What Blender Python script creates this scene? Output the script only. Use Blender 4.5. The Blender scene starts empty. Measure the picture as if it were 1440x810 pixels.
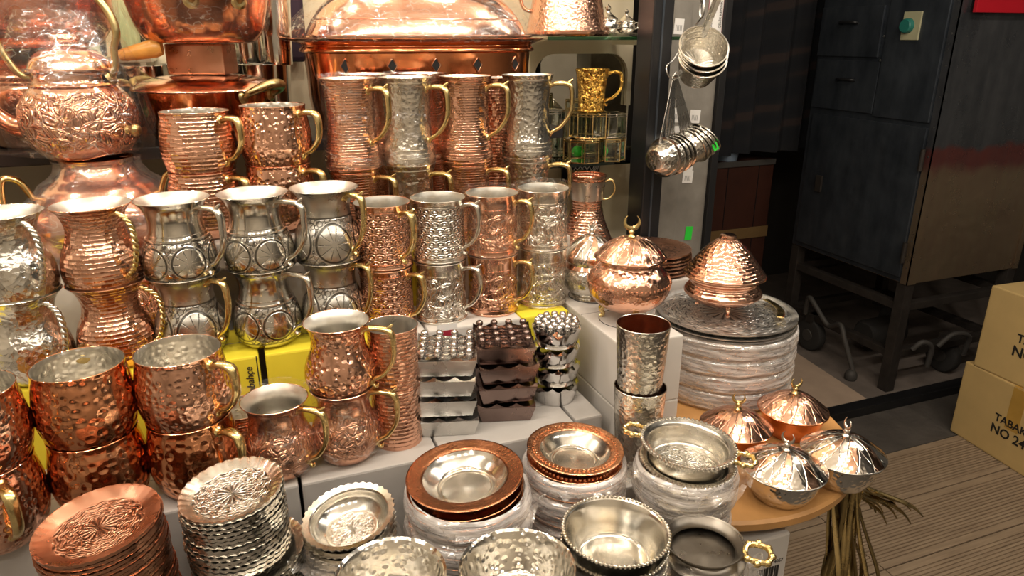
import bpy, bmesh, math, random
from mathutils import Vector, Matrix, noise
PI = math.pi
R = math.radians
random.seed(7)
scene = bpy.context.scene
C = scene.collection

# ------------------------------------------------------------------ camera
# world axes follow the stall: x runs along the stall front, y goes into the shop
cam = bpy.data.cameras.new('camera')
cam.sensor_width = 36.0
cam.lens = 25.0
cam.clip_start = 0.02
camo = bpy.data.objects.new('camera', cam)
C.objects.link(camo)
camo.location = (0, 0, 1.55)
camo.rotation_euler = (R(90 - 19.5), 0, R(-21))
scene.camera = camo

# ------------------------------------------------------------------ world, exposure
w = bpy.data.worlds.new('world')
scene.world = w
w.use_nodes = True
w.node_tree.nodes['Background'].inputs[0].default_value = (1.0, 0.86, 0.68, 1)
w.node_tree.nodes['Background'].inputs[1].default_value = 0.06
scene.view_settings.view_transform = 'Standard'
scene.view_settings.look = 'None'
scene.view_settings.exposure = 0.18
scene.view_settings.gamma = 1.0
scene.view_settings.use_curve_mapping = False

LAMP_COL = (1.0, 0.90, 0.77)
LAMP_W = 6.3
LAMPS = [(-1.05 + 0.21 * i, 0.42, 2.28) for i in range(10)] + [(-0.95 + 0.30 * i, 1.22, 2.22) for i in range(6)] + [(-0.9 + 0.5 * i, -0.5, 2.4) for i in range(7)]

# ------------------------------------------------------------------ node helpers
class NT:
    def __init__(self, name):
        self.m = bpy.data.materials.new(name)
        self.m.use_nodes = True
        self.t = self.m.node_tree
        self.b = self.t.nodes['Principled BSDF']
        self.tc = None
    def new(self, kind, **kw):
        n = self.t.nodes.new(kind)
        for k, v in kw.items():
            setattr(n, k, v)
        return n
    def put(self, sock, val):
        if isinstance(val, bpy.types.NodeSocket):
            self.t.links.new(val, sock)
        else:
            sock.default_value = val
    def obj(self):
        if self.tc is None:
            self.tc = self.new('ShaderNodeTexCoord')
        return self.tc.outputs['Object']
    def math(self, op, a, b=0.0, c=0.0):
        n = self.new('ShaderNodeMath', operation=op)
        self.put(n.inputs[0], a); self.put(n.inputs[1], b); self.put(n.inputs[2], c)
        return n.outputs[0]
    def xyz(self):
        n = self.new('ShaderNodeSeparateXYZ'); self.put(n.inputs[0], self.obj())
        return n.outputs
    def scale(self, s):
        n = self.new('ShaderNodeMapping'); self.put(n.inputs['Vector'], self.obj())
        n.inputs['Scale'].default_value = s
        return n.outputs[0]
    def noise(self, sc, det=3.0, vec=None, rough=.55):
        n = self.new('ShaderNodeTexNoise')
        self.put(n.inputs['Vector'], vec if vec is not None else self.obj())
        n.inputs['Scale'].default_value = sc; n.inputs['Detail'].default_value = det; n.inputs['Roughness'].default_value = rough
        return n.outputs[0]
    def voro(self, sc, vec=None, feature='F1', out='Distance', rnd=1.0):
        n = self.new('ShaderNodeTexVoronoi', feature=feature)
        self.put(n.inputs['Vector'], vec if vec is not None else self.obj())
        n.inputs['Scale'].default_value = sc
        n.inputs['Randomness'].default_value = rnd
        return n.outputs[out]
    def ramp(self, fac, stops):
        n = self.new('ShaderNodeValToRGB')
        self.put(n.inputs[0], fac)
        e = n.color_ramp.elements
        while len(e) < len(stops): e.new(.5)
        for i, (p, c) in enumerate(stops):
            e[i].position = p; e[i].color = (*c, 1)
        return n.outputs[0]
    def bump(self, h, dist, strength=1.0):
        n = self.new('ShaderNodeBump')
        n.inputs['Distance'].default_value = dist
        n.inputs['Strength'].default_value = strength
        self.put(n.inputs['Height'], h)
        self.put(self.b.inputs['Normal'], n.outputs[0])
        return n.outputs[0]
    def theta(self):
        x = self.xyz()
        return self.math('DIVIDE', self.math('ARCTAN2', x[1], x[0]), 2 * PI), x
    def smooth(self, v, a, b):
        n = self.new('ShaderNodeMapRange', interpolation_type='SMOOTHSTEP')
        self.put(n.inputs[0], v); n.inputs[1].default_value = a; n.inputs[2].default_value = b
        return n.outputs[0]

def mul(c, k): return tuple(min(1, x * k) for x in c)

def plain(name, col, rough=.6, metal=0.0, var=.12, vs=9.0, bump=0, bs=60.0, spec=.4):
    n = NT(name)
    f = n.noise(vs, 5)
    n.put(n.b.inputs['Base Color'], n.ramp(f, [(.25, mul(col, 1 - var)), (.75, mul(col, 1 + var))]))
    n.b.inputs['Roughness'].default_value = rough
    n.b.inputs['Metallic'].default_value = metal
    n.b.inputs['Specular IOR Level'].default_value = spec
    if bump: n.bump(n.noise(bs, 4), bump)
    return n.m

BUMP = {'dimple': .48, 'peen': .42, 'rows': .25, 'scale': .3, 'medal': .5, 'floral': .3, 'mandala': .5, 'spiral': .5, 'brushed': .5, 'smooth': .5}
def metal(name, col, rough=.16, pat=None, s=110., amp=.0012, line=None, n_=10, zc=.05, zr=.03, tarn=.25, rf=34.):
    """metal with a worked surface: pat names the tooling"""
    n = NT(name)
    b = n.b
    b.inputs['Metallic'].default_value = 1.0
    tone = n.noise(22, 4)
    colr = n.ramp(tone, [(.3, mul(col, 1 - tarn)), (.7, col)])
    h = None; dark = None
    if pat == 'dimple':                      # round hammer marks
        d = n.voro(s, rnd=.75)
        h = n.smooth(d, .0, .62)
    elif pat == 'peen':                      # fine irregular hammering
        v = n.voro(s)
        h = n.math('ADD', v, n.math('MULTIPLY', n.noise(s * 1.7, 2), .6))
    elif pat == 'rows':                      # horizontal hammer strokes in rings
        th, x = n.theta()
        zz = n.math('MULTIPLY', x[2], s)
        row = n.math('FLOOR', zz)
        a = n.math('FRACT', n.math('ADD', n.math('MULTIPLY', th, float(n_)), n.math('MULTIPLY', n.math('SINE', n.math('MULTIPLY', row, 12.9)), 43.7)))
        fx = n.math('ABSOLUTE', n.math('SUBTRACT', a, .5)); fz = n.math('ABSOLUTE', n.math('SUBTRACT', n.math('FRACT', zz), .5))
        h = n.math('ADD', n.math('POWER', n.math('MULTIPLY', fx, 2.), 3.), n.math('POWER', n.math('MULTIPLY', fz, 2.), 2.))
        h = n.math('ADD', h, n.math('MULTIPLY', n.noise(260, 2), .9))
    elif pat == 'scale':                     # overlapping fish scales
        th, x = n.theta()
        zz = n.math('MULTIPLY', x[2], s)
        row = n.math('FLOOR', zz)
        off = n.math('MULTIPLY', n.math('MODULO', row, 2.), .5)
        a = n.math('SUBTRACT', n.math('FRACT', n.math('ADD', n.math('MULTIPLY', th, float(n_)), off)), .5)
        bb = n.math('SUBTRACT', n.math('FRACT', zz), .15)
        d = n.math('SQRT', n.math('ADD', n.math('MULTIPLY', a, a), n.math('MULTIPLY', bb, bb)))
        wv = n.math('SINE', n.math('MULTIPLY', d, 17.))
        band = n.smooth(n.math('ABSOLUTE', n.math('SUBTRACT', x[2], zc)), zr + .004, zr)
        h = n.math('ADD', n.math('MULTIPLY', wv, band), n.math('MULTIPLY', n.noise(190, 2), .7))
        dark = n.math('MULTIPLY', n.smooth(wv, -.2, -.9), band)
    elif pat == 'medal':                     # engraved medallions and petals in a band
        th, x = n.theta()
        t = n.math('MULTIPLY', n.math('SUBTRACT', n.math('FRACT', n.math('MULTIPLY', th, float(n_))), .5), 2.)
        v = n.math('DIVIDE', n.math('SUBTRACT', x[2], zc), zr)
        d = n.math('SQRT', n.math('ADD', n.math('MULTIPLY', t, t), n.math('MULTIPLY', v, v)))
        ring = n.smooth(n.math('ABSOLUTE', n.math('SUBTRACT', d, .86)), .08, .03)
        ang = n.math('ARCTAN2', v, t)
        pet = n.math('MULTIPLY', n.smooth(n.math('ABSOLUTE', n.math('SINE', n.math('MULTIPLY', ang, 5.))), .22, .06), n.smooth(d, .82, .74))
        pet = n.math('MULTIPLY', pet, n.smooth(d, .1, .2))
        leaf = n.math('MULTIPLY', n.smooth(d, .92, 1.0), n.smooth(n.math('ABSOLUTE', n.math('SUBTRACT', n.voro(150, feature='DISTANCE_TO_EDGE'), .04)), .05, .01))
        edge = n.smooth(n.math('ABSOLUTE', n.math('SUBTRACT', n.math('ABSOLUTE', v), 1.12)), .07, .02)
        inb = n.smooth(n.math('ABSOLUTE', v), 1.2, 1.1)
        dark = n.math('MINIMUM', n.math('ADD', n.math('MAXIMUM', ring, pet), n.math('MULTIPLY', n.math('MAXIMUM', leaf, edge), inb)), 1.0)
        h = n.math('SUBTRACT', n.math('MULTIPLY', n.noise(120, 2), .35), dark)
    elif pat == 'floral':                    # raised scrolls and leaves
        warp = n.new('ShaderNodeMix', data_type='VECTOR')
        nn = n.new('ShaderNodeTexNoise'); n.put(nn.inputs['Vector'], n.obj()); nn.inputs['Scale'].default_value = s * .35
        warp.inputs[0].default_value = .05
        n.put(warp.inputs[4], n.obj()); n.put(warp.inputs[5], nn.outputs['Color'])
        e = n.voro(s, vec=warp.outputs[1], feature='DISTANCE_TO_EDGE')
        wv = n.math('SINE', n.math('MULTIPLY', e, 26.))
        x = n.xyz()
        band = n.smooth(n.math('ABSOLUTE', n.math('SUBTRACT', x[2], zc)), zr + .006, zr)
        h = n.math('MULTIPLY', wv, band)
        dark = n.math('MULTIPLY', n.smooth(wv, -.4, -1.), n.math('MULTIPLY', band, .5))
    elif pat == 'mandala':                   # engraved rosette on a dish, in object xy
        th, x = n.theta()
        rr = n.math('SQRT', n.math('ADD', n.math('MULTIPLY', x[0], x[0]), n.math('MULTIPLY', x[1], x[1])))
        q = n.math('DIVIDE', rr, zr)
        a1 = n.math('SINE', n.math('ADD', n.math('MULTIPLY', th, 2 * PI * n_), n.math('MULTIPLY', n.math('SINE', n.math('MULTIPLY', q, rf * .6)), 2.4)))
        a2 = n.math('SINE', n.math('ADD', n.math('MULTIPLY', q, rf), n.math('MULTIPLY', n.math('SINE', n.math('MULTIPLY', th, 2 * PI * n_)), 2.2)))
        pat_ = n.math('MULTIPLY', a1, n.math('ADD', a2, .5))
        star = n.math('MULTIPLY', n.math('SINE', n.math('MULTIPLY', th, 2 * PI * 16)), n.smooth(q, .42, .36))
        outer = n.math('MULTIPLY', pat_, n.smooth(q, .3, .4))
        inr = n.smooth(q, 1.02, .97)
        h = n.math('MULTIPLY', n.math('ADD', star, outer), inr)
        dark = n.math('MULTIPLY', n.smooth(h, -.05, -.8), .85)
    elif pat == 'spiral':                    # curved engraved flutes over a lid
        th, x = n.theta()
        rr = n.math('SQRT', n.math('ADD', n.math('MULTIPLY', x[0], x[0]), n.math('MULTIPLY', x[1], x[1])))
        ph = n.math('ADD', n.math('MULTIPLY', th, 2 * PI * n_), n.math('MULTIPLY', rr, s))
        wv = n.math('SINE', ph)
        wv2 = n.math('SINE', n.math('SUBTRACT', n.math('MULTIPLY', th, 2 * PI * n_), n.math('MULTIPLY', rr, s * .8)))
        h = n.math('ADD', n.math('MULTIPLY', n.smooth(n.math('ABSOLUTE', wv), .3, .0), -1.), n.math('MULTIPLY', n.voro(150), .8))
        h = n.math('SUBTRACT', h, n.math('MULTIPLY', n.smooth(n.math('ABSOLUTE', wv2), .16, .0), .7))
        dark = n.math('MULTIPLY', n.smooth(n.math('ABSOLUTE', wv), .14, .0), .5)
        if line:
            mx = n.new('ShaderNodeMix', data_type='RGBA')
            n.put(mx.inputs[0], n.smooth(wv, .25, .4)); n.put(mx.inputs[6], colr); mx.inputs[7].default_value = (*line, 1)
            colr = mx.outputs[2]
    elif pat == 'brushed':
        h = n.noise(40, 3, n.scale((1, 1, 60)))
    elif pat == 'smooth':
        h = n.noise(28, 2)
    if dark is not None:
        mx = n.new('ShaderNodeMix', data_type='RGBA')
        n.put(mx.inputs[0], n.math('MULTIPLY', dark, .9 if pat == 'medal' or rf > 40 else .65)); n.put(mx.inputs[6], colr); mx.inputs[7].default_value = (*mul(col, .12), 1)
        colr = mx.outputs[2]
    n.put(b.inputs['Base Color'], colr)
    rn = n.noise(35, 4)
    mr = n.new('ShaderNodeMapRange'); n.put(mr.inputs[0], rn); mr.inputs[1].default_value = .3; mr.inputs[2].default_value = .7
    mr.inputs[3].default_value = rough * .7; mr.inputs[4].default_value = rough * 1.5
    n.put(b.inputs['Roughness'], mr.outputs[0])
    if h is not None: n.bump(h, amp * BUMP.get(pat, .25))
    return n.m

def film(name, milk=.16, gloss=.2, tint=(1, .98, .95), bs=60.0, line=.35, zs=2.6, hs=1.0):
    """thin plastic: lets light through, with glossy crease lines and, in layers, milkiness"""
    n = NT(name)
    t = n.t
    t.nodes.remove(n.b)
    tr = n.new('ShaderNodeBsdfTransparent'); tr.inputs[0].default_value = (*tint, 1)
    gl = n.new('ShaderNodeBsdfGlossy'); gl.inputs[0].default_value = (1, 1, 1, 1); gl.inputs['Roughness'].default_value = .16
    df = n.new('ShaderNodeBsdfDiffuse'); df.inputs[0].default_value = (.86, .80, .76, 1)
    bp = n.new('ShaderNodeBump'); bp.inputs['Distance'].default_value = .0018
    wr = n.noise(bs, 3, n.scale((hs, hs, zs)))
    n.put(bp.inputs['Height'], wr)
    for s_ in (gl, df): t.links.new(bp.outputs[0], s_.inputs['Normal'])
    ridge = n.math('ABSOLUTE', n.math('SUBTRACT', n.noise(bs * .55, 2, n.scale((1, 1, 1.6))), .5))
    crease = n.smooth(ridge, .022, .004)
    streak = n.smooth(wr, .40, .68)
    m1 = n.new('ShaderNodeMixShader'); n.put(m1.inputs[0], n.math('ADD', n.math('MULTIPLY', streak, milk * .55), milk * .55))
    t.links.new(tr.outputs[0], m1.inputs[1]); t.links.new(df.outputs[0], m1.inputs[2])
    m2 = n.new('ShaderNodeMixShader'); n.put(m2.inputs[0], n.math('MINIMUM', n.math('ADD', n.math('MULTIPLY', crease, line), gloss), 1.0))
    t.links.new(m1.outputs[0], m2.inputs[1]); t.links.new(gl.outputs[0], m2.inputs[2])
    t.links.new(m2.outputs[0], t.nodes['Material Output'].inputs[0])
    return n.m

def glass(name, tint=(.92, .96, .9), refl=.1):
    n = NT(name); t = n.t; t.nodes.remove(n.b)
    tr = n.new('ShaderNodeBsdfTransparent'); tr.inputs[0].default_value = (*tint, 1)
    gl = n.new('ShaderNodeBsdfGlossy'); gl.inputs['Roughness'].default_value = .03
    fr = n.new('ShaderNodeFresnel'); fr.inputs[0].default_value = 1.5
    m2 = n.new('ShaderNodeMixShader'); n.put(m2.inputs[0], n.math('MINIMUM', n.math('ADD', fr.outputs[0], refl * .4), 1.0))
    t.links.new(tr.outputs[0], m2.inputs[1]); t.links.new(gl.outputs[0], m2.inputs[2])
    t.links.new(m2.outputs[0], t.nodes['Material Output'].inputs[0])
    return n.m

COP = (.89, .51, .355); COPD = (.62, .25, .12); TINC = (.83, .79, .71); BRA = (.86, .66, .30); STE = (.66, .65, .62)
M = {}
M['copper'] = metal('polished copper', COP, .13, 'smooth', amp=.0006)
M['copper_red'] = metal('red copper', (.80, .30, .13), .13, 'smooth', amp=.0006)
M['copper_dimple'] = metal('copper with round hammer marks', (.82, .37, .19), .13, 'dimple', 95., .0028)
M['copper_dimple2'] = metal('copper with small hammer marks', COP, .13, 'dimple', 135., .002)
M['copper_honey'] = metal('copper with honeycomb marks', COP, .13, 'dimple', 120., .003)
M['copper_peen'] = metal('peened copper', COP, .15, 'peen', 170., .0016)
M['copper_rows'] = metal('copper hammered in rings', COP, .14, 'rows', 190., .0016, n_=26)
M['copper_tank'] = metal('copper hammered in close rings', COP, .14, 'rows', 250., .0011, n_=30)
M['copper_scale'] = metal('copper with scale pattern', COP, .16, 'scale', 105., .0012, n_=18, zc=.045, zr=.036)
M['copper_floral'] = metal('embossed copper', COP, .13, 'floral', 55., .0022, zc=.055, zr=.034)
M['copper_floral2'] = metal('embossed copper mug', COP, .15, 'floral', 75., .0014, zc=.04, zr=.024)
M['copper_mandala'] = metal('engraved brown copper', (.52, .27, .17), .28, 'mandala', amp=.0009, n_=12, zr=.041, tarn=.2, rf=46.)
M['copper_brown'] = metal('brown copper', (.50, .26, .16), .3, 'smooth', amp=.0005)
M['copper_rim'] = metal('dark red copper rim', (.36, .15, .075), .2, 'peen', 260., .0004)
M['copper_rim2'] = metal('bright copper rim', (.80, .40, .22), .2, 'peen', 260., .0008)
M['copper_spiral'] = metal('copper lid with curved flutes', COP, .15, 'spiral', 70., .001, n_=9)
M['tin'] = metal('tinned metal', TINC, .17, 'smooth', amp=.0008)
M['tin_dimple'] = metal('tinned metal with hammer marks', TINC, .17, 'dimple', 120., .0018)
M['lining'] = metal('brushed tin lining', (.76, .73, .66), .34, 'smooth', amp=.0008)
M['lining_dimple'] = metal('hammered tin lining', (.84, .80, .72), .32, 'dimple', 120., .0018)
M['tin_peen'] = metal('peened tin', mul(TINC, .95), .16, 'peen', 150., .0024)
M['tin_rows'] = metal('tin hammered in rings', TINC, .16, 'rows', 170., .0015, n_=24)
M['tin_scale'] = metal('tin with scale pattern', TINC, .2, 'scale', 105., .0014, n_=18, zc=.045, zr=.036)
M['tin_medal'] = metal('tin engraved with medallions', mul(TINC, .92), .13, 'medal', amp=.0008, n_=6, zc=.036, zr=.023)
M['tin_medal2'] = metal('dull tin engraved with petals', mul(TINC, .8), .26, 'medal', amp=.0008, n_=5, zc=.042, zr=.030)
M['tin_floral'] = metal('embossed tin', TINC, .18, 'floral', 75., .0016, zc=.04, zr=.03)
M['tin_mandala'] = metal('engraved tin coaster', mul(TINC, .86), .22, 'mandala', amp=.0008, n_=14, zr=.040, rf=46.)
M['tin_mandala_pan'] = metal('engraved tin pan', TINC, .2, 'mandala', amp=.0008, n_=12, zr=.038)
M['tin_mandala_bowl'] = metal('engraved tin bowl', TINC, .18, 'mandala', amp=.0006, n_=10, zr=.025)
M['tray_engraved'] = metal('engraved steel tray', (.80, .78, .74), .36, 'mandala', amp=.0012, n_=18, zr=.112, rf=70.)
M['tin_spiral'] = metal('tinned lid with copper flutes', (.80, .75, .68), .13, 'spiral', 70., .001, line=(.82, .50, .34), n_=7)
M['tin_dark'] = metal('dark pan metal', (.30, .27, .23), .3, 'smooth', amp=.0006)
M['steel'] = metal('polished steel', STE, .1, 'smooth', amp=.0003)
M['steel_brushed'] = metal('brushed steel', STE, .25, 'brushed', amp=.0003)
M['steel_brown'] = metal('brown plated steel', (.26, .19, .17), .2, 'smooth', amp=.0003)
M['chrome'] = metal('chrome', (.82, .81, .80), .08, 'smooth', amp=.0002)
M['brass'] = metal('brass', BRA, .2, 'peen', 140., .0006)
M['brass_old'] = metal('aged brass', (.60, .47, .22), .3, 'peen', 120., .0008)
M['gold_emb'] = metal('embossed gold metal', (.90, .55, .12), .2, 'floral', 95., .0016, zc=.045, zr=.04)
M['bronze'] = metal('dark bronze', (.46, .34, .15), .28, 'peen', 120., .0006)
M['film'] = film('clear plastic film', .014, .05, line=.3)
M['film_milky'] = film('stretch film in layers', .58, .13, bs=60., line=.4, zs=4., hs=.4)
M['film_mid'] = film('clear plastic bag', .10, .08, line=.3)
M['glass'] = glass('shelf glass')
M['glass_green'] = glass('shelf glass edge', (.25, .5, .36), .1)
M['white_card'] = plain('white carton', (.56, .525, .485), .6, var=.07)
M['grey_card'] = plain('grey white carton', (.40, .375, .35), .55, var=.1, bump=.0006, bs=30)
M['yellow_card'] = plain('yellow carton', (.72, .61, .04), .5, var=.08)
M['brown_card'] = plain('brown carton', (.60, .42, .175), .6, var=.07)
M['floor_card'] = plain('flattened brown carton', (.46, .34, .25), .8, var=.1)
M['tape'] = plain('brown parcel tape', (.50, .29, .06), .28, var=.15)
M['ink'] = plain('black print', (.02, .018, .016), .6, var=.05)
M['ink_red'] = plain('dark red print', (.30, .02, .04), .5, var=.05)
M['ink_white'] = plain('white label', (.75, .73, .70), .6, var=.03)
M['ink_grey'] = plain('grey print', (.25, .24, .23), .6, var=.05)
M['green_tag'] = plain('green sticker', (.03, .62, .05), .5, var=.08)
M['cream'] = plain('cream board', (.62, .54, .38), .55, var=.08)
M['wood'] = plain('table wood', (.46, .24, .085), .35, var=.2, vs=14)
M['black'] = plain('black painted metal', (.012, .012, .013), .35, var=.2)
M['black_shelf'] = plain('black shelf', (.015, .014, .014), .3, var=.1)
M['post_grey'] = plain('grey galvanised post', (.25, .23, .20), .5, metal=.3, var=.25, vs=14, bump=.0006, bs=80)
M['rubber'] = plain('dark rubber', (.03, .028, .026), .8)
M['cable'] = plain('grey cable', (.055, .05, .045), .6)
M['green_plastic'] = plain('teal switch plastic', (.02, .16, .13), .4, var=.05)
M['switch_plate'] = plain('yellowed plate', (.42, .40, .25), .5)
M['red_sign'] = plain('red sign sheet', (.42, .005, .015), .5, var=.05)
M['dark_wall'] = plain('dark wall', (.03, .026, .022), .8)
M['plaster'] = plain('warm plaster', (.52, .47, .40), .85)
M['red_brown'] = plain('red brown board', (.045, .015, .009), .5, var=.2)
M['ochre'] = plain('ochre strip', (.16, .095, .035), .6)
M['blue_tub'] = plain('pale blue plastic', (.20, .26, .34), .5)
M['grip'] = plain('amber wood grip', (.50, .24, .05), .3, var=.25, vs=40)
M['stone'] = plain('dark paving', (.085, .075, .066), .55, var=.35, vs=7, bump=.003, bs=40)
M['inner_floor'] = plain('worn shop floor', (.17, .14, .12), .6, var=.3, vs=8)
M['counter'] = plain('counter board', (.10, .085, .07), .6)
M['violet'] = plain('dark plum cloth', (.015, .004, .012), .8)
M['green_lid'] = plain('green lid', (.02, .22, .09), .4)
M['mirror'] = metal('mirror', (.62, .60, .52), .03, None, tarn=.05)
def deck_mat():
    n = NT('composite decking')
    f = n.noise(6, 5, n.scale((1, 12, 1)))
    n.put(n.b.inputs['Base Color'], n.ramp(f, [(.25, (.22, .155, .10)), (.75, (.38, .285, .19))]))
    n.b.inputs['Roughness'].default_value = .6
    return n.m
M['deck'] = deck_mat()
def cabinet_mat(name, a, b_, rough, lower_col=None):
    n = NT(name)
    f = n.noise(4, 7, rough=.7)
    g = n.noise(18, 5, n.scale((1, 1, .25)))
    mx = n.math('MULTIPLY', n.math('ADD', f, g), .5)
    col = n.ramp(mx, [(.35, a), (.65, b_)])
    if lower_col:                                  # brown tint over the lower half, reddish band along its uneven edge
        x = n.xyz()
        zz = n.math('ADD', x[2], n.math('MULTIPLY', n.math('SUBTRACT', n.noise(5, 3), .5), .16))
        for lo, hi, c in ((1.13, 1.10, (.24, .07, .06)), (1.06, .98, lower_col)):
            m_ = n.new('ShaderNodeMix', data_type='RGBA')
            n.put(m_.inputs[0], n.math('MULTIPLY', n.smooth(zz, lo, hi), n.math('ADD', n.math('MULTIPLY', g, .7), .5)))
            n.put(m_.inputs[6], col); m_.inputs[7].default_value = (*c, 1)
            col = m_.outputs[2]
    n.put(n.b.inputs['Base Color'], col)
    n.b.inputs['Metallic'].default_value = .75
    n.put(n.b.inputs['Roughness'], n.math('ADD', n.math('MULTIPLY', f, .35), rough))
    n.bump(n.noise(3, 3), .02)
    return n.m
M['cabinet'] = cabinet_mat('blued sheet steel', (.045, .055, .07), (.10, .115, .135), .28)
M['cabinet_side'] = cabinet_mat('stained sheet steel', (.07, .075, .085), (.15, .155, .165), .12, lower_col=(.30, .235, .15))  # 'stained' is only the brown lower half with its reddish band
M['frame_steel'] = plain('rusty dark frame', (.034, .028, .024), .6, metal=.3, var=.35, vs=20)
def curtain_mat():
    n = NT('dark striped cloth')
    x = n.xyz()
    wv = n.math('SINE', n.math('ADD', n.math('MULTIPLY', x[2], 52.), n.math('MULTIPLY', x[0], -14.)))
    wv = n.math('ADD', wv, n.math('MULTIPLY', n.math('SINE', n.math('MULTIPLY', x[2], 23.)), .6))
    n.put(n.b.inputs['Base Color'], n.ramp(n.math('MULTIPLY_ADD', wv, .4, .5), [(.3, (.004, .005, .008)), (.80, (.008, .008, .010)), (.97, (.024, .015, .013))]))
    n.b.inputs['Roughness'].default_value = .9
    return n.m
M['curtain'] = curtain_mat()

# ------------------------------------------------------------------ mesh helpers
def mesh(name, vs, fs, smooth=True, sharp=38):
    me = bpy.data.meshes.new(name)
    me.from_pydata([tuple(v) for v in vs], [], fs)
    bm = bmesh.new(); bm.from_mesh(me)
    bmesh.ops.remove_doubles(bm, verts=bm.verts, dist=1e-6)
    bmesh.ops.recalc_face_normals(bm, faces=bm.faces)
    bm.to_mesh(me); bm.free()
    if smooth:
        for p in me.polygons: p.use_smooth = True
        me.set_sharp_from_angle(angle=R(sharp))
    return me

def cat(pts, n=6):
    """smooth curve through points (any dimension)"""
    P = [tuple(p) for p in pts]
    out = []
    for i in range(len(P) - 1):
        p0 = P[max(i - 1, 0)]; p1 = P[i]; p2 = P[i + 1]; p3 = P[min(i + 2, len(P) - 1)]
        for k in range(n):
            t = k / n
            out.append(tuple(.5 * (2 * b + (c - a) * t + (2 * a - 5 * b + 4 * c - d) * t * t + (3 * b - a - 3 * c + d) * t ** 3) for a, b, c, d in zip(p0, p1, p2, p3)))
    out.append(P[-1])
    return out

def lathe_raw(prof, seg=40, mod=None):
    vs, fs = [], []
    rings = []
    for j, (r, z) in enumerate(prof):
        if r <= 1e-5:
            vs.append((0, 0, z)); rings.append([len(vs) - 1])
        else:
            ring = []
            for i in range(seg):
                a = 2 * PI * i / seg
                rr, zz = (r, z) if mod is None else mod(r, z, a, j)
                vs.append((rr * math.cos(a), rr * math.sin(a), zz)); ring.append(len(vs) - 1)
            rings.append(ring)
    for a, b in zip(rings[:-1], rings[1:]):
        if len(a) == 1 and len(b) == 1: continue
        for i in range(seg):
            k = (i + 1) % seg
            if len(a) == 1: fs.append((a[0], b[i], b[k]))
            elif len(b) == 1: fs.append((a[i], a[k], b[0]))
            else: fs.append((a[i], a[k], b[k], b[i]))
    return vs, fs
def lathe(name, prof, seg=40, mod=None, sharp=38):
    return mesh(name, *lathe_raw(prof, seg, mod), sharp=sharp)

def box_raw(x0, x1, y0, y1, z0, z1):
    v = [(x, y, z) for z in (z0, z1) for y in (y0, y1) for x in (x0, x1)]
    f = [(0, 2, 3, 1), (4, 5, 7, 6), (0, 1, 5, 4), (2, 6, 7, 3), (0, 4, 6, 2), (1, 3, 7, 5)]
    return v, f
def join(*parts):
    vs, fs = [], []
    for v, f in parts:
        o = len(vs); vs += list(v); fs += [tuple(i + o for i in q) for q in f]
    return vs, fs
def box(name, x0, x1, y0, y1, z0, z1, bev=0.0):
    me = bpy.data.meshes.new(name)
    bm = bmesh.new()
    v, f = box_raw(x0, x1, y0, y1, z0, z1)
    bv = [bm.verts.new(p) for p in v]
    for q in f: bm.faces.new([bv[i] for i in q])
    bmesh.ops.recalc_face_normals(bm, faces=bm.faces)
    if bev: bmesh.ops.bevel(bm, geom=bm.edges[:], offset=bev, segments=2, affect='EDGES', profile=.6)
    bm.to_mesh(me); bm.free()
    return me

def sweep_raw(pts, rad, seg=10, flat=1.0, up=(0, 1, 0), caps=True):
    """tube through 3-D points; flat widens it along the binormal"""
    P = [Vector(p) for p in pts]
    n = len(P)
    vs, fs = [], []
    U = Vector(up)
    for i, p in enumerate(P):
        t = (P[min(i + 1, n - 1)] - P[max(i - 1, 0)]).normalized()
        b = U - t * U.dot(t)
        if b.length < 1e-4:
            b = Vector((1, 0, 0)) - t * t.x
        b.normalize(); m = t.cross(b)
        r = rad[i] if isinstance(rad, (list, tuple)) else rad
        f = flat[i] if isinstance(flat, (list, tuple)) else flat
        for k in range(seg):
            a = 2 * PI * k / seg
            vs.append(p + b * (math.cos(a) * r * f) + m * (math.sin(a) * r))
    for i in range(n - 1):
        for k in range(seg):
            q = (k + 1) % seg
            fs.append((i * seg + k, i * seg + q, (i + 1) * seg + q, (i + 1) * seg + k))
    if caps:
        fs.append(tuple(range(seg))); fs.append(tuple((n - 1) * seg + k for k in range(seg)))
    return vs, fs
def sweep(name, *a, **k): return mesh(name, *sweep_raw(*a, **k), sharp=60)
def lerp_list(vals, n):
    out = []
    for i in range(n):
        t = i / (n - 1) * (len(vals) - 1); k = min(int(t), len(vals) - 2)
        out.append(vals[k] * (1 - (t - k)) + vals[k + 1] * (t - k))
    return out
def ball_raw(c, r, seg=8, rings=5):
    v, f = lathe_raw([(r * math.sin(PI * i / rings), -r * math.cos(PI * i / rings)) for i in range(rings + 1)], seg)
    return [(x + c[0], y + c[1], z + c[2]) for x, y, z in v], f
def shift(raw, d): return [(x + d[0], y + d[1], z + d[2]) for x, y, z in raw[0]], raw[1]
def xf(raw, mat): return [tuple(mat @ Vector(v)) for v in raw[0]], raw[1]

def crumple(name, prof, seg=44, amp=.004, seed=0, fr=40.0, sharp=14, zf=1.0):
    """a lathe shell creased like film pulled round a thing"""
    v, f = lathe_raw(prof, seg)
    o = Vector((seed * 3.1, seed * 1.7, seed * .9))
    out = []
    for p in v:
        q = Vector(p)
        k = noise.noise(Vector((q.x, q.y, q.z * zf)) * fr + o) + .6 * abs(noise.noise(Vector((q.x, q.y, q.z * .4 * zf * zf)) * fr * 2 + o))
        d = Vector((q.x, q.y, 0)); L = d.length
        d = d / L if L > 1e-5 else Vector((0, 0, 1))
        out.append(q + d * (k * amp) + Vector((0, 0, noise.noise(q * fr * .8 - o) * amp * .5)))
    return mesh(name, out, f, sharp=sharp)

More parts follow.
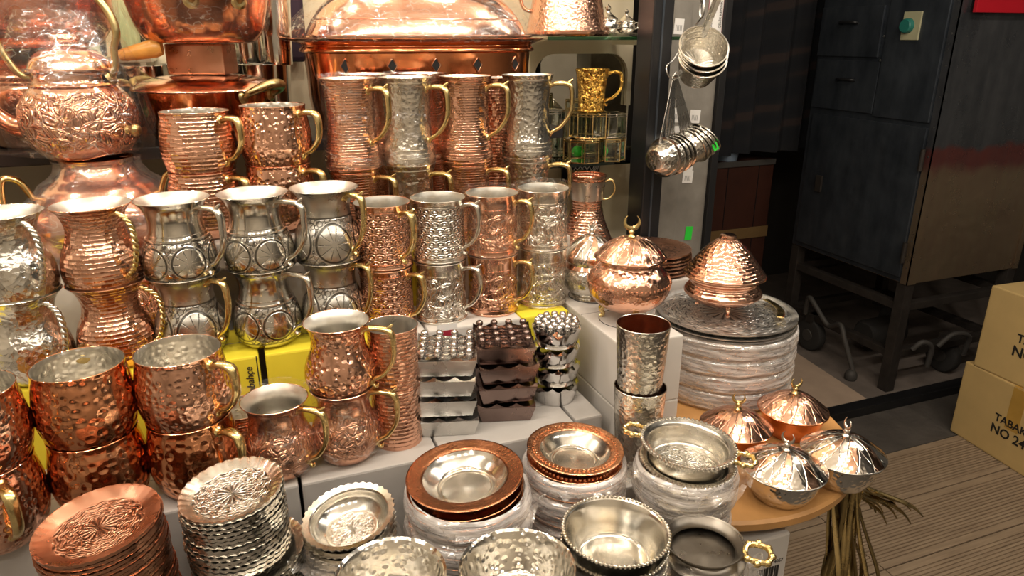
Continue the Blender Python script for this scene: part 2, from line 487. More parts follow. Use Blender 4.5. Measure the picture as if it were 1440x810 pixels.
# ------------------------------------------------------------------ objects
def obj(name, me, mat, parent=None, loc=(0, 0, 0), rot=(0, 0, 0)):
    o = bpy.data.objects.new(name, me)
    C.objects.link(o)
    if mat is not None and not me.materials: me.materials.append(M[mat] if isinstance(mat, str) else mat)
    o.location = loc; o.rotation_euler = rot
    if parent: o.parent = parent
    return o
def thing(name, label, cat_, loc=(0, 0, 0), rz=0, group=None, tilt=(0, 0)):
    o = bpy.data.objects.new(name, None)
    o.empty_display_size = .02
    C.objects.link(o)
    o.location = loc
    if tilt[0] or tilt[1]: o.rotation_mode = 'ZXY'      # spin first, then lean
    o.rotation_euler = (tilt[0], tilt[1], rz)
    o['label'] = label; o['category'] = cat_
    if group: o['group'] = group
    return o
def tag(o, label, cat_, group=None):
    o['label'] = label; o['category'] = cat_
    if group: o['group'] = group
    return o
def struct(o):
    o['kind'] = 'structure'
    return o
def make(kind, label, loc, rz=0, group=None, tilt=(0, 0), name=None, cat_=None, extra=()):
    """one more individual of a kind: parts are copies that share the kind's meshes"""
    K = KINDS[kind]
    t = thing(name or K['name'], label, cat_ or K['cat'], loc, rz, group, tilt)
    done = {}
    for (pn, me, mat, par) in list(K['parts']) + list(extra):
        o = obj(pn, me, None, done.get(par, t))
        if not me.materials: me.materials.append(M[mat])
        done[pn] = o
    return t
KINDS = {}

def text_mesh(s, size, ext=.0002, align='CENTER', shear=0.0, bold=0.0):
    cu = bpy.data.curves.new('lettering', 'FONT')
    cu.body = s; cu.size = size; cu.extrude = ext; cu.align_x = align; cu.align_y = 'CENTER'; cu.shear = shear; cu.offset = size * bold; cu.resolution_u = 3
    o = bpy.data.objects.new('lettering', cu); C.objects.link(o)
    bpy.context.view_layer.update()
    me = bpy.data.meshes.new_from_object(o.evaluated_get(bpy.context.evaluated_depsgraph_get()))
    bpy.data.objects.remove(o); bpy.data.curves.remove(cu)
    me.materials.clear()
    return me

# ================================================================== SETTING
fl = struct(obj('floor', box('floor', -3, 6, -3, 6, -.10, -.03), 'stone'))
def board_mesh(L):
    W = .238; n = 15; z = 0.0
    prof = [(0, -.03), (0, z - .002), (.002, z), (.022, z)]
    p = (W - .044) / n
    for i in range(n):
        x = .022 + i * p
        prof += [(x + .0005, z - .0045), (x + p * .36, z - .0045), (x + p * .42, z), (x + p, z)]
    prof += [(W - .002, z), (W, z - .002), (W, -.03)]
    vs = [(0, y, zz) for y, zz in prof] + [(L, y, zz) for y, zz in prof]
    k = len(prof)
    fs = [(i, i + 1, k + i + 1, k + i) for i in range(k - 1)] + [tuple(range(k)), tuple(range(2 * k - 1, k - 1, -1))]
    return mesh('deck_board', vs, fs, smooth=False)
bA = board_mesh(.80); bB = board_mesh(2.2)
for i in range(6):
    v0 = 1.4915 - .243 * (i - 1) - .243 + .0025
    obj('deck_board', bB, 'deck', fl, (1.712 , v0, 0))
    obj('deck_board', bA, 'deck', fl, (.908, v0, 0))
obj('paving_slab', box('paving_slab', .9, 2.05, 1.74, 2.0, -.03, -.004, .003), 'stone', fl)
obj('paving_slab', box('paving_slab', 2.055, 3.1, 1.74, 2.0, -.03, -.004, .003), 'stone', fl)
obj('paving_slab', box('paving_slab', 3.105, 4.4, 1.74, 2.0, -.03, -.004, .003), 'stone', fl)
obj('shop_floor', box('shop_floor', .9, 5, 2.06, 5, -.03, 0), 'inner_floor', fl)
tr = struct(obj('trim_1', box('trim_1', 1.1, 4.6, 2.0, 2.06, -.03, .035, .004), 'black'))
struct(obj('wall_back', box('wall_back', .9, 6, 3.7, 3.8, -.03, 3.0), 'dark_wall'))
struct(obj('wall_right', box('wall_right', 4.6, 4.7, 2.0, 3.7, -.03, 3.0), 'dark_wall'))
struct(obj('wall_stall', box('wall_stall', -2.2, .96, 1.66, 1.72, -.03, 3.0), 'cream'))
struct(obj('wall_left', box('wall_left', -2.3, -2.2, -3.0, 1.72, -.03, 3.0), 'plaster'))
struct(obj('wall_opposite', box('wall_opposite', -3, 6, -2.4, -2.3, -.03, 3.0), 'plaster'))
struct(obj('ceiling', box('ceiling', -3, 1.6, -2.4, 3.7, 3.0, 3.06), 'plaster'))
obj('wall_inner', box('wall_inner', 1.6, 6, -2.4, 3.7, 3.0, 3.06), 'dark_wall').name = 'ceiling_shop'
struct(bpy.data.objects['ceiling_shop'])

# lamp rails of the stall, above the picture, plus one added for the deck; each head carries its own light
def lamp_rail(y, z, pts, label, watt=None):
    t = thing('lamp_rail', label, 'lamp', (0, y, z))
    xs = [p[0] for p in pts]
    obj('rail', box('rail', min(xs) - .15, max(xs) + .15, -.012, .012, .10, .125, .003), 'black', t)
    for xx in (min(xs), max(xs)):
        obj('suspension_rod', box('suspension_rod', xx - .004, xx + .004, -.004, .004, .125, 3.0 - z), 'black', t)
    sh = lathe('socket', [(0, .10), (.014, .10), (.016, .06), (.014, .0), (0, .0)], 20)
    for p in pts:
        obj('socket', sh, 'black', t, (p[0], 0, 0))
        li = bpy.data.lights.new('bulb', 'POINT')
        li.energy = watt or LAMP_W; li.color = LAMP_COL; li.shadow_soft_size = .028
        lo = bpy.data.objects.new('bulb', li); C.objects.link(lo); lo.parent = t
        lo.location = (p[0], 0, -.035)
lamp_rail(.42, 2.28, LAMPS[:10], 'black lamp rail with spot heads above the stall front')
lamp_rail(1.22, 2.22, LAMPS[10:16], 'black lamp rail with spot heads above the back shelf', 4.6)
lamp_rail(.75, 2.7, [(1.35 + .4 * i, .75, 2.7) for i in range(4)], 'black lamp rail with spot heads over the wooden deck', 13.0)  # unseen rail added to brighten the deck, brown cartons and cabinet
lamp_rail(-.5, 2.4, LAMPS[16:], 'black lamp rail with spot heads over the passage')  # passage rail, extended to the right to give the deck more light

# ------------------------------------------------------------------ counter, shelves, posts
CT = .92; TB = 1.035; TC = 1.145; TD = 1.232
t = thing('display_counter', 'dark display counter under the front stacks of plates', 'counter', (0, 0, 0))
obj('counter_top', box('counter_top', -1.2, .50, .40, 1.60, .89, CT, .003), 'counter', t)
obj('counter_body', box('counter_body', -1.18, .40, .44, 1.58, -.03, .89), 'counter', t)

def carton(label, x0, x1, y0, y1, z0, z1, mat, cat_='carton', bev=.003, group=None):
    cx, cy = (x0 + x1) / 2, (y0 + y1) / 2
    t = thing('carton', label, cat_, (cx, cy, z0), 0, group)
    hx, hy, h = (x1 - x0) / 2, (y1 - y0) / 2, z1 - z0
    obj('body', box('carton_body', -hx, hx, -hy, hy, 0, h, bev), mat, t)
    obj('lid_seam', box('lid_seam', -hx * .985, hx * .985, -.0006, .0006, h - .001, h + .0003), 'ink_grey', t)
    return t, hx, hy, h
def glass_print(t, x, y, z, s):
    """printed drinking glass on the front (-y) of a carton"""
    v = [(x - .010 * s, y - .0004, z + .014 * s), (x + .010 * s, y - .0004, z + .014 * s), (x + .0075 * s, y - .0004, z - .012 * s), (x - .0075 * s, y - .0004, z - .012 * s)]
    obj('printed_drink', mesh('printed_drink', v, [(0, 1, 2, 3)], False), 'ink_red', t)
    o_ = .0022 * s
    v2 = [(x - .0125 * s, y - .0002, z + .022 * s), (x + .0125 * s, y - .0002, z + .022 * s), (x + .009 * s, y - .0002, z - .016 * s), (x - .009 * s, y - .0002, z - .016 * s)]
    obj('printed_glass', mesh('printed_glass', v2, [(0, 1, 2, 3)], False), 'ink_white', t)

# tier B (front mugs)
carton('grey carton at the left end under the leftmost copper mugs', -.62, -.205, .78, .93, CT, TB, 'grey_card')
carton('grey carton under the two big barrel mugs', -.203, .021, .78, .93, CT, TB, 'grey_card')
carton('grey white carton under the copper tumblers', .025, .20, .78, .93, CT, TB, 'grey_card')
carton('grey white carton under the square ashtrays', .203, .40, .78, .93, CT, TB, 'grey_card')
carton('narrow grey carton under the round ashtrays', .404, .447, .80, .93, .941, TB, 'grey_card')
# tier C
def yellow(label, x0, x1, z0=TB - .115, txt=True, y0=.935, y1=1.045, z1=TC):
    t, hx, hy, h = carton(label, x0, x1, y0, y1, z0, z1, 'yellow_card')
    if txt:
        obj('brand_lettering', text_mesh('Paşabahçe', .0135, shear=.25, bold=.012), 'ink', t, (hx - .014, -hy - .0006, h - .043), (R(90), R(-90), 0))
    v = [(hx - .004, -hy - .0003, 0), (hx - .0025, -hy - .0003, 0), (hx - .0025, -hy - .0003, h), (hx - .004, -hy - .0003, h)]
    obj('edge_line', mesh('edge_line', v, [(0, 1, 2, 3)], False), 'ink', t)
    return t
yellow('yellow carton at the far left under the hammered jugs', -.50, -.208)
yellow('yellow carton with black script under the left engraved silver jugs', -.205, -.006)
yellow('yellow carton with curved line under the petal jugs', .002, .150, txt=False)
t, hx, hy, h = carton('off white carton under the copper cylinder mugs', .153, .226, .935, 1.045, CT, TC, 'white_card')
t, hx, hy, h = carton('white carton printed with a red drink behind the square ashtrays', .229, .374, .935, 1.045, CT, TC, 'white_card')
glass_print(t, -.045, -hy, h - .020, 1.25)
glass_print(t, .045, -hy, h - .050, .9)
yellow('short yellow carton end behind the round ashtrays', .376, .455, z0=.941)
# tier D risers
t, hx, hy, h = carton('white carton with a red print behind the left copper jugs', -.45, -.165, 1.135, 1.27, CT, TD, 'white_card')
t2, hx, hy, h = carton('white carton with red dots behind the engraved silver jugs', -.020, .155, 1.052, 1.25, CT, TD, 'white_card')
glass_print(t2, -.055, -hy, h - .055, 1.1); glass_print(t2, .03, -hy, h - .06, 1.1)
t3, hx, hy, h = carton('yellow carton under the left copper tankards', .157, .30, 1.052, 1.25, CT, TD, 'yellow_card')
t4, hx, hy, h = carton('white carton under the right silver tankard', .302, .51, 1.052, 1.25, CT, TD, 'white_card')
t5, hx, hy, h = carton('white carton under the stacked kettles', -.163, -.023, 1.135, 1.27, CT, TD, 'white_card')
# cartons by the sugar bowl
for z0, z1, lb in ((.941, 1.042, 'lower white carton beside the hammered steel tumblers'), (1.0425, TC, 'upper white carton under the copper sugar bowl')):
    t, hx, hy, h = carton(lb, .465, .568, .79, 1.04, z0, z1, 'white_card', bev=.0025)
    if z1 == TC:
        for (rx, ry, rr) in ((.004, -.040, .040), (.006, .072, .040)):
            a = [(rx + rr * math.cos(2 * PI * i / 40), ry + rr * math.sin(2 * PI * i / 40), h + .0004) for i in range(41)]
            obj('printed_ring', sweep('printed_ring', a, .0006, seg=4, up=(0, 0, 1)), 'ink', t)
        obj('corner_line', box('corner_line', -hx - .0003, -hx + .001, -hy - .0003, -hy + .001, 0, h), 'ink', t)
carton('low white carton under the hammered steel tumblers', .435, .515, .712, .786, .941, .97, 'white_card')
carton('white carton under the copper goblet', .535, .625, 1.07, 1.19, CT, 1.186, 'white_card')
carton('tall white carton behind the wrapped trays', .68, .86, 1.115, 1.275, -.03, 1.10, 'white_card')

# round wooden table
t = thing('round_table', 'round wooden table under the lidded bowls and wrapped trays', 'table', (.651, .859, -.03))
obj('table_top', lathe('table_top', [(0, .952), (.244, .952), (.248, .956), (.248, .966), (.244, .970), (0, .970)], 72), 'wood', t)
obj('column', lathe('column', [(.03, .02), (.03, .952)], 20), 'black', t)
obj('foot', lathe('foot', [(0, 0), (.085, 0), (.085, .012), (.03, .03), (0, .03)], 32), 'black', t)
t, hx, hy, h = carton('white carton with barcode beneath the round table', .52, .650, .62, .74, .60, .905, 'white_card')
bx = [(-.055 + .003 * i, .0012 + .0009 * ((i * 7) % 3)) for i in range(13)]
for i, (x, wd) in enumerate(bx):
    obj('barcode_bar', box('barcode_bar', x + .07, x + .07 + wd, -hy - .0006, -hy, h - .075, h - .05), 'ink', t)
obj('printed_number', text_mesh('4057', .008), 'ink', t, (.05, -hy - .0004, h - .043), (R(90), 0, 0))
tag(obj('stool', join and mesh('stool', *join(box_raw(.53, .72, .58, .76, .57, .60), box_raw(.54, .565, .59, .615, -.03, .57), box_raw(.685, .71, .59, .615, -.03, .57), box_raw(.54, .565, .725, .75, -.03, .57), box_raw(.685, .71, .725, .75, -.03, .57)), smooth=False), 'black'), 'black stool beneath the round table', 'stool')

# back riser shelf + glass shelves
t = thing('back_shelf', 'dark shelf board behind the tankards carrying pots and the chafing dish', 'shelf', (0, 0, 0))
obj('shelf_board', box('shelf_board', -1.2, .59, 1.262, 1.64, 1.365, 1.385, .002), 'black_shelf', t)
for x in (-1.18, -.3, .565):
    obj('bracket', box('bracket', x, x + .02, 1.60, 1.66, CT, 1.365), 'black', t)
for (z, lb) in ((1.549, 'upper glass shelf holding the copper milk jug'), (1.297, 'lower glass shelf holding the glass trinket boxes')):
    t = thing('glass_shelf', lb, 'shelf', (.745, 1.46, z - .006), 0)
    obj('pane', box('pane', -.153, .150, -.111, .16, 0, .006), 'glass', t)
    obj('front_edge', box('front_edge', -.153, .150, -.115, -.111, -.0003, .0063), 'glass_green', t)
    for sx in (-.14, .14):
        obj('bracket', box('bracket', sx - .004, sx + .004, .05, .16, -.012, -.0005), 'cream', t)
# arched cream board under the top shelf
def arch_raw():
    x0, x1, y0, y1 = -.145, .13, 0, .012
    prof = [(x0, .0), (x1, .0), (x1, -.16), (x1 - .012, -.16)] + [(x1 - .012 - .05 + .05 * math.cos(a), -.085 + .05 * math.sin(a)) for a in [i * PI / 2 / 8 for i in range(9)]] + \
           [(x0 + .012 + .05 - .05 * math.sin(a), -.085 + .05 * math.cos(a)) for a in [i * PI / 2 / 8 for i in range(9)]] + [(x0 + .012, -.16), (x0, -.16)]
    n = len(prof)
    vs = [(x, y0, z) for x, z in prof] + [(x, y1, z) for x, z in prof]
    # split into convex pieces: fan is unsafe, so triangulate with bmesh
    return vs, [tuple(range(n)), tuple(range(2 * n - 1, n - 1, -1))] + [(i, (i + 1) % n, n + (i + 1) % n, n + i) for i in range(n)]
ar = thing('mirror_panel', 'mirror in an arched cream frame behind the glass boxes', 'mirror', (.815, 1.625, 1.545))
obj('frame', mesh('frame', *arch_raw(), smooth=False), 'cream', ar)
obj('mirror_glass', box('mirror_glass', -.143, .128, .014, .018, -.235, -.01), 'mirror', ar)
tag(obj('cream_board', box('cream_board', .62, .94, 1.55, 1.64, 1.05, 1.27, .006), 'cream'), 'cream board below the lower glass shelf', 'board')
# metal grille
t = thing('wire_grille', 'small dark grille of crossed wires below the lower glass shelf', 'grille', (.77, 1.535, 1.235))
obj('backing', box('backing', -.05, .05, .004, .01, -.035, .035), 'black', t)
for k in range(-4, 5):
    for sgn in (-1, 1):
        x = k * .0145
        a = [(max(-.05, min(.05, x - .034 * sgn)), 0, -.034), (max(-.05, min(.05, x + .034 * sgn)), 0, .034)]
        obj('wire', sweep('wire', a, .0009, seg=5), 'steel', t)

# black post and grey shutter post
t = thing('door_post', 'black upright post at the end of the glass shelves', 'post', (.809, 1.31, -.03))
obj('post', box('post', -.023, .023, -.03, .03, 0, 3.03, .003), 'black', t)
obj('groove', box('groove', -.004, .0, -.032, -.03, 0, 3.03), 'cabinet', t)
t = thing('shutter_post', 'grey galvanised shutter post behind the hanging ladles', 'post', (.978, 1.46, -.03))
obj('face', box('face', -.071, .071, -.04, .04, 0, 3.03, .004), 'post_grey', t)
obj('flange', box('flange', -.071, -.012, -.046, -.04, 0, 3.03, .002), 'post_grey', t)
obj('dark_edge', box('dark_edge', .071, .09, -.05, .05, 0, 3.03, .002), 'black', t)
def sticker(t, name, x, z, wd, ht, mat, txt=(), rz=0):
    o = obj(name, box(name, -wd / 2, wd / 2, -.0005, 0, -ht / 2, ht / 2), mat, t, (x, -.0405, z), (0, rz, 0))
    return o
st = sticker(t, 'sticker', .052, 1.625, .040, .075, 'ink_white')
obj('sticker_lettering', text_mesh('ÇELİK KEPENK', .0085), 'ink', st, (.013, -.0008, 0), (R(90), R(-90), 0))
obj('sticker_lettering', text_mesh('0531 527 46', .0105), 'ink', st, (-.011, -.0008, 0), (R(90), R(-90), 0))
for sx in (-.0195, .0195): obj('sticker_border', box('sticker_border', sx - .0006, sx + .0006, -.0009, -.0005, -.0375, .0375), 'ink_red', st)
g = sticker(t, 'green_sticker', .030, 1.125, .020, .034, 'green_tag', rz=R(4)); g['label'] = 'bright green price sticker'
for i, (x, z) in enumerate(((-.03, 1.41), (-.032, 1.37), (-.028, 1.33), (.02, 1.405), (.022, 1.368), (.012, 1.295), (.014, 1.265), (-.045, 1.60))):
    if x < -.012:
        s_ = obj('sticker', box('sticker', -.012, .012, -.0005, 0, -.016, .016), 'ink_white', t, (x, -.0465, z), (0, R(3), 0))
    else:
        s_ = sticker(t, 'sticker', x, z, .028, .03, 'ink_white', rz=R(4))
    for k in range(5):
        obj('printed_bar', box('printed_bar', -.008 + k * .0035, -.0068 + k * .0035, -.0008, -.0005, -.009, .003), 'ink_grey', s_)

# ================================================================== METALWARE KINDS
def vessel(prof, th=.0013, floor_=.003, n=6, seg=44, mod=None):
    """outer shell with rim, and an inner lining, from a smooth outer profile"""
    o = cat(prof, n)
    H = o[-1][1]; rr = o[-1][0]
    outer = [(0, 0)] + o + [(rr - th * .5, H + .0006), (rr - th, H)]
    inner = [(rr - th, H)] + [(max(r - th, .001), z) for r, z in reversed(o) if floor_ < z < H - .0005]
    inner += [(inner[-1][0] * .96, floor_), (0, floor_)]
    return lathe('body', outer, seg, mod), lathe('lining', inner, seg, mod)
def r_at(prof, z):
    o = cat(prof, 8)
    return min(o, key=lambda p: abs(p[1] - z))[0]

def ear(prof, zt, zb, out, rad=.0036, flat=1.5, spur=True, rise=.004, curl=True, n=7):
    """cast ear-shaped handle on +x with riveted pads"""
    rt = r_at(prof, zt); rb = r_at(prof, zb)
    mid = (zt + zb) / 2
    pts = [(rt - .001, 0, zt), (rt + .010, 0, zt + rise), (out - .004, 0, zt + rise * .3), (out, 0, zt - (zt - zb) * .28), (out - .003, 0, mid - (zt - zb) * .08),
           (out - (out - rb) * .5, 0, zb + (zt - zb) * .16), (rb + .004, 0, zb + .004), (rb, 0, zb - .002)]
    if curl: pts += [(rb + .0045, 0, zb - .007), (rb + .007, 0, zb - .003)]
    c = cat(pts, n)
    m = len(c)
    rad_l = lerp_list([rad * .9, rad * 1.05, rad * 1.15, rad, rad * .95, rad * .9, rad * .85, rad * .7] + ([rad * .6, rad * .35] if curl else []), m)
    parts = [('handle', sweep('handle', c, rad_l, seg=10, flat=flat), None, None)]
    for (rr, zz, q) in ((rt - .0015, zt, 2.0), (rb - .001, zb, 1.7)):
        parts.append(('rivet_pad', mesh('rivet_pad', *xf(lathe_raw([(0, .0025), (rad * q * .72, .0022), (rad * q, .0), (0, 0)], 12), Matrix.Translation((rr, 0, zz)) @ Matrix.Rotation(R(90), 4, 'Y'))), None, 'handle'))
    if spur:
        s = cat([(out - .008, 0, zt + rise * .7), (out - .004, 0, zt + rise + .003), (out + .001, 0, zt + rise + .007)], 4)
        parts.append(('thumb_spur', sweep('thumb_spur', s, lerp_list([rad * .9, rad * .7, rad * .3], len(s)), seg=8, flat=1.3), None, 'handle'))
    return parts
def twist(prof, zt, zb, out, rad=.0034):
    """handle of twisted wire"""
    rt = r_at(prof, zt); rb = r_at(prof, zb)
    c = cat([(rt - .001, 0, zt), (rt + .012, 0, zt + .003), (out - .003, 0, zt - .008), (out, 0, (zt + zb) / 2 + .006), (out - .008, 0, zb + .018), (rb + .003, 0, zb + .003), (rb - .001, 0, zb)], 14)
    raws = []
    for ph in (0, PI):
        pts = []
        for i, p in enumerate(c):
            a = i * .75 + ph
            pts.append((p[0] + math.cos(a) * rad * .5, math.sin(a) * rad * .62, p[2] + math.cos(a) * rad * .2))
        raws.append(sweep_raw(pts, rad * .66, seg=7))
    return [('handle', mesh('handle', *join(*raws), sharp=60), None, None)]

def kind(key, name, cat_, prof, outer, inner, handle, hmat, rings=(), extra=(), seg=44):
    b, l = vessel(prof, seg=seg)
    parts = [('body', b, outer, None), ('lining', l, inner, None)]
    if rings:
        for z, hh, pr in rings:
            parts.append(('raised_band', lathe('raised_band', [(r_at(prof, z) - .001, z - hh), (r_at(prof, z) + pr, z - hh * .5), (r_at(prof, z) + pr, z + hh * .5), (r_at(prof, z) - .001, z + hh)], seg), rings_mat(outer), None))
    for (pn, me, _, par) in handle:
        parts.append((pn, me, hmat, par))
    parts += list(extra)
    KINDS[key] = dict(name=name, cat=cat_, parts=parts, h=prof[-1][1])
def rings_mat(m): return 'copper' if m.startswith('copper') else 'tin'

P_BAR = [(.030, 0), (.037, .002), (.0455, .015), (.0510, .036), (.0512, .056), (.0482, .078), (.0460, .090), (.0465, .096)]
P_JUG = [(.029, 0), (.036, .003), (.0436, .014), (.0464, .030), (.0430, .052), (.0352, .070), (.0330, .086), (.0375, .102), (.0462, .112)]
P_JUGS = [(.026, 0), (.032, .003), (.0385, .014), (.0438, .030), (.0412, .048), (.0340, .066), (.0325, .081), (.0350, .092), (.0402, .100)]
NEST = {'barrel_big': .0135, 'barrel_fine': .0135, 'barrel_row': .0135, 'jug_cop': .0135, 'jug_tin_ham': .0135, 'jug_medal': .0135, 'jug_petal': .0135, 'jug_small_honey': .0128, 'jug_small_floral': .0128}
P_CYL = [(.0385, 0), (.0400, .003), (.0392, .007), (.0380, .03), (.0378, .06), (.0385, .083), (.0405, .0925)]
P_TANK = [(.0415, 0), (.0425, .004), (.0418, .012), (.0405, .024), (.0378, .040), (.0360, .065), (.0362, .095), (.0378, .116), (.0425, .1295)]
P_TUM = [(.0312, 0), (.0325, .0015), (.0322, .03), (.0324, .07), (.0336, .083)]
P_STUM = [(.027, 0), (.0285, .002), (.0305, .04), (.0335, .09), (.0358, .13)]

for key, mat, hm, sp in (('barrel_big', 'copper_dimple', 'brass', 0), ('barrel_fine', 'copper_dimple2', 'brass', 0), ('barrel_row', 'copper_rows', 'brass', 0)):
    kind(key, 'barrel_mug', 'mug', P_BAR, mat, 'lining_dimple', ear(P_BAR, .084, .026, .078, .0040, 1.5, spur=False, curl=False), hm)
kind('jug_cop', 'belly_jug', 'jug', P_JUG, 'copper_rows', 'lining', twist(P_JUG, .102, .024, .072), 'brass')
kind('jug_tin_ham', 'belly_jug', 'jug', P_JUG, 'tin_peen', 'lining', twist(P_JUG, .102, .024, .070), 'tin')
kind('jug_medal', 'belly_jug', 'jug', P_JUG, 'tin_medal', 'lining', ear(P_JUG, .100, .024, .078, .0034, 1.5), 'tin', rings=((.064, .0012, .0006), (.069, .0012, .0006)))
kind('jug_petal', 'belly_jug', 'jug', P_JUG, 'tin_medal2', 'lining', ear(P_JUG, .102, .030, .068, .0034, 1.5), 'brass')
kind('cyl_cop_scale', 'cylinder_mug', 'mug', P_CYL, 'copper_scale', 'lining', ear(P_CYL, .080, .018, .064, .0033, 1.7, curl=True), 'brass', rings=((.009, .002, .0008), (.083, .0015, .0006)))
kind('cyl_cop_floral', 'cylinder_mug', 'mug', P_CYL, 'copper_floral2', 'lining', ear(P_CYL, .080, .018, .066, .0033, 1.7), 'brass', rings=((.009, .002, .0008), (.072, .0015, .0006)))
kind('cyl_tin_scale', 'cylinder_mug', 'mug', P_CYL, 'tin_scale', 'lining', ear(P_CYL, .082, .018, .066, .0033, 1.7), 'tin', rings=((.009, .002, .0008), (.083, .0015, .0006)))
kind('cyl_tin_floral', 'cylinder_mug', 'mug', P_CYL, 'tin_floral', 'lining', ear(P_CYL, .080, .018, .066, .0033, 1.7), 'tin', rings=((.009, .002, .0008), (.074, .0015, .0006)))
TR = ((.010, .0018, .0012), (.0165, .0018, .0012), (.023, .0018, .001), (.122, .0015, .0008))
kind('tank_cop', 'tankard', 'tankard', P_TANK, 'copper_tank', 'lining', ear(P_TANK, .112, .036, .073, .0036, 1.5, curl=False), 'brass', rings=TR)
kind('tank_tin', 'tankard', 'tankard', P_TANK, 'tin_peen', 'lining', ear(P_TANK, .112, .036, .073, .0036, 1.5, curl=False), 'brass', rings=TR)
kind('jug_small_honey', 'belly_jug', 'jug', P_JUGS, 'copper_honey', 'lining', ear(P_JUGS, .090, .022, .072, .0034, 1.5), 'brass')
kind('jug_small_floral', 'belly_jug', 'jug', P_JUGS, 'copper_floral2', 'lining', ear(P_JUGS, .090, .022, .070, .0034, 1.5), 'brass')
kind('tumbler_cop', 'tumbler', 'tumbler', P_TUM, 'copper_rows', 'lining', [], None)
kind('tumbler_tin', 'tumbler', 'tumbler', P_STUM, 'tin_peen', 'copper', [], None)
P_STEEL = [(.026, 0), (.027, .002), (.030, .06), (.034, .115)]
kind('tumbler_steel', 'steel_tumbler', 'tumbler', P_STEEL, 'steel', 'steel', [], None)
P_GLS = [(.024, 0), (.026, .002), (.029, .05), (.033, .10)]
b, l = vessel(P_GLS, th=.002, floor_=.008)
KINDS['glass'] = dict(name='drinking_glass', cat='glass', parts=[('body', b, 'glass', None), ('lining', l, 'glass', None)], h=.10)

def bag(prof, amp=.004, seed=1, off=.004, top=True):
    o = [(r + off, z) for r, z in cat(prof, 5)]
    o = [(o[0][0] * .8, -.0)] + o
    if top: o += [(o[-1][0] + .002, o[-1][1] + .006)]
    return crumple('plastic_bag', o, 48, amp, seed, 45)
BAG = {'jug': bag(P_JUG, .004, 2), 'jugs': bag(P_JUGS, .004, 3), 'cyl': bag(P_CYL, .0045, 4), 'tank': bag(P_TANK, .004, 5)}
def with_bag(k): return [('plastic_bag', BAG[k], 'film', None)]

SR = R(-21)         # screen right in stall axes
def pair(k_up, k_lo, x, y, z0, rz1, rz2, lb_up, lb_lo, group, lo_shift=(0, 0), bag_up=None, bag_lo=None):
    h = KINDS[k_lo]['h']
    make(k_lo, lb_lo, (x + lo_shift[0], y + lo_shift[1], z0), rz2, group, extra=with_bag(bag_lo) if bag_lo else ())
    return make(k_up, lb_up, (x, y, z0 + h + .0006 - NEST.get(k_up, 0.0)), rz1, group, extra=with_bag(bag_up) if bag_up else ())

# ------------------------------------------------------------------ front row on the grey cartons
G = 'copper mugs on the front cartons'
pair('barrel_fine', 'barrel_fine', -.288, .797, TB, R(-72), R(-60), 'copper mug with brass handle cut by the left picture edge, upper of its pair', 'bottom left copper mug with brass handle at the left picture edge', G)
pair('barrel_big', 'barrel_big', -.190, .825, TB, R(95), R(110), 'dimpled copper barrel mug showing no handle, upper of the pair above the brown plates', 'dimpled copper barrel mug below the handleless upper one', G)
pair('barrel_fine', 'barrel_big', -.090, .825, TB, R(-42), R(-46), 'big copper mug with hammered silver inside above the silver coasters', 'copper mug under the big one with the hammered silver inside', G)
make('barrel_row', 'dark red copper mug half hidden behind the big double stack', (-.034, .893, TB), R(0), G).scale = (.72, .72, .62)
make('jug_small_floral', 'single copper jug with brass handle standing before the yellow carton', (.006, .822, TB), R(-40), G, extra=with_bag('jugs'))
pair('jug_small_honey', 'jug_small_floral', .088, .828, TB, R(-32), R(-28), 'copper belly jug with honeycomb hammering, upper of the pair beside the tumblers', 'copper belly jug with engraved lower half, under the honeycomb one', G, bag_lo='jugs')
pair('tumbler_cop', 'tumbler_cop', .158, .842, TB, 0, 1, 'hammered copper tumbler without handle, upper of two', 'hammered copper tumbler without handle, lower of two', 'copper tumblers')

# ------------------------------------------------------------------ middle row on the yellow and white cartons
G = 'jugs and mugs of the middle row'
pair('jug_tin_ham', 'jug_tin_ham', -.268, .972, TC, R(-50), R(-45), 'hammered silver jug with twisted handle at the left edge, upper', 'hammered silver jug with twisted handle at the left edge, lower', G)
pair('jug_cop', 'jug_cop', -.176, .985, TC, R(-48), R(-30), 'ring-hammered copper jug with twisted brass handle, upper', 'ring-hammered copper jug with twisted brass handle, lower', G)
pair('jug_medal', 'jug_petal', -.085, .985, TC, R(-44), R(-42), 'shiny engraved silver jug beside the copper jug pair, upper', 'dull engraved silver jug under the shiny one beside the copper jugs', G)
pair('jug_medal', 'jug_medal', .012, .985, TC, R(-42), R(-43), 'shiny silver jug with tall spurred handle in the middle of the silver jugs, upper', 'shiny silver jug with tall spurred handle in the middle of the silver jugs, lower', G)
pair('jug_petal', 'jug_petal', .104, .988, TC, R(-50), R(-46), 'dull grey jug engraved with petals, upper of the pair left of the copper cylinders', 'dull grey jug engraved with petals, lower of the pair left of the copper cylinders', G)
pair('cyl_cop_scale', 'cyl_cop_scale', .181, .984, TC, R(-60), R(-45), 'copper cylinder mug with scale pattern next to the grey petal jugs, upper', 'copper cylinder mug with scale pattern next to the grey petal jugs, lower', G)
pair('cyl_tin_scale', 'cyl_tin_floral', .263, .986, TC, R(-42), R(-42), 'silver cylinder mug with ring pattern, upper', 'silver cylinder mug with diamond engraving, under the ring-patterned one', G)
pair('cyl_cop_floral', 'cyl_cop_floral', .347, .988, TC, R(-46), R(-43), 'copper cylinder mug between two silver ones, upper', 'copper cylinder mug between two silver ones, lower', G, bag_up='cyl')
pair('cyl_tin_floral', 'cyl_tin_floral', .432, .992, TC, R(150), R(120), 'silver cylinder mug in a plastic bag at the right end of the row, upper', 'silver cylinder mug in a plastic bag at the right end of the row, lower', G, bag_up='cyl', bag_lo='cyl')

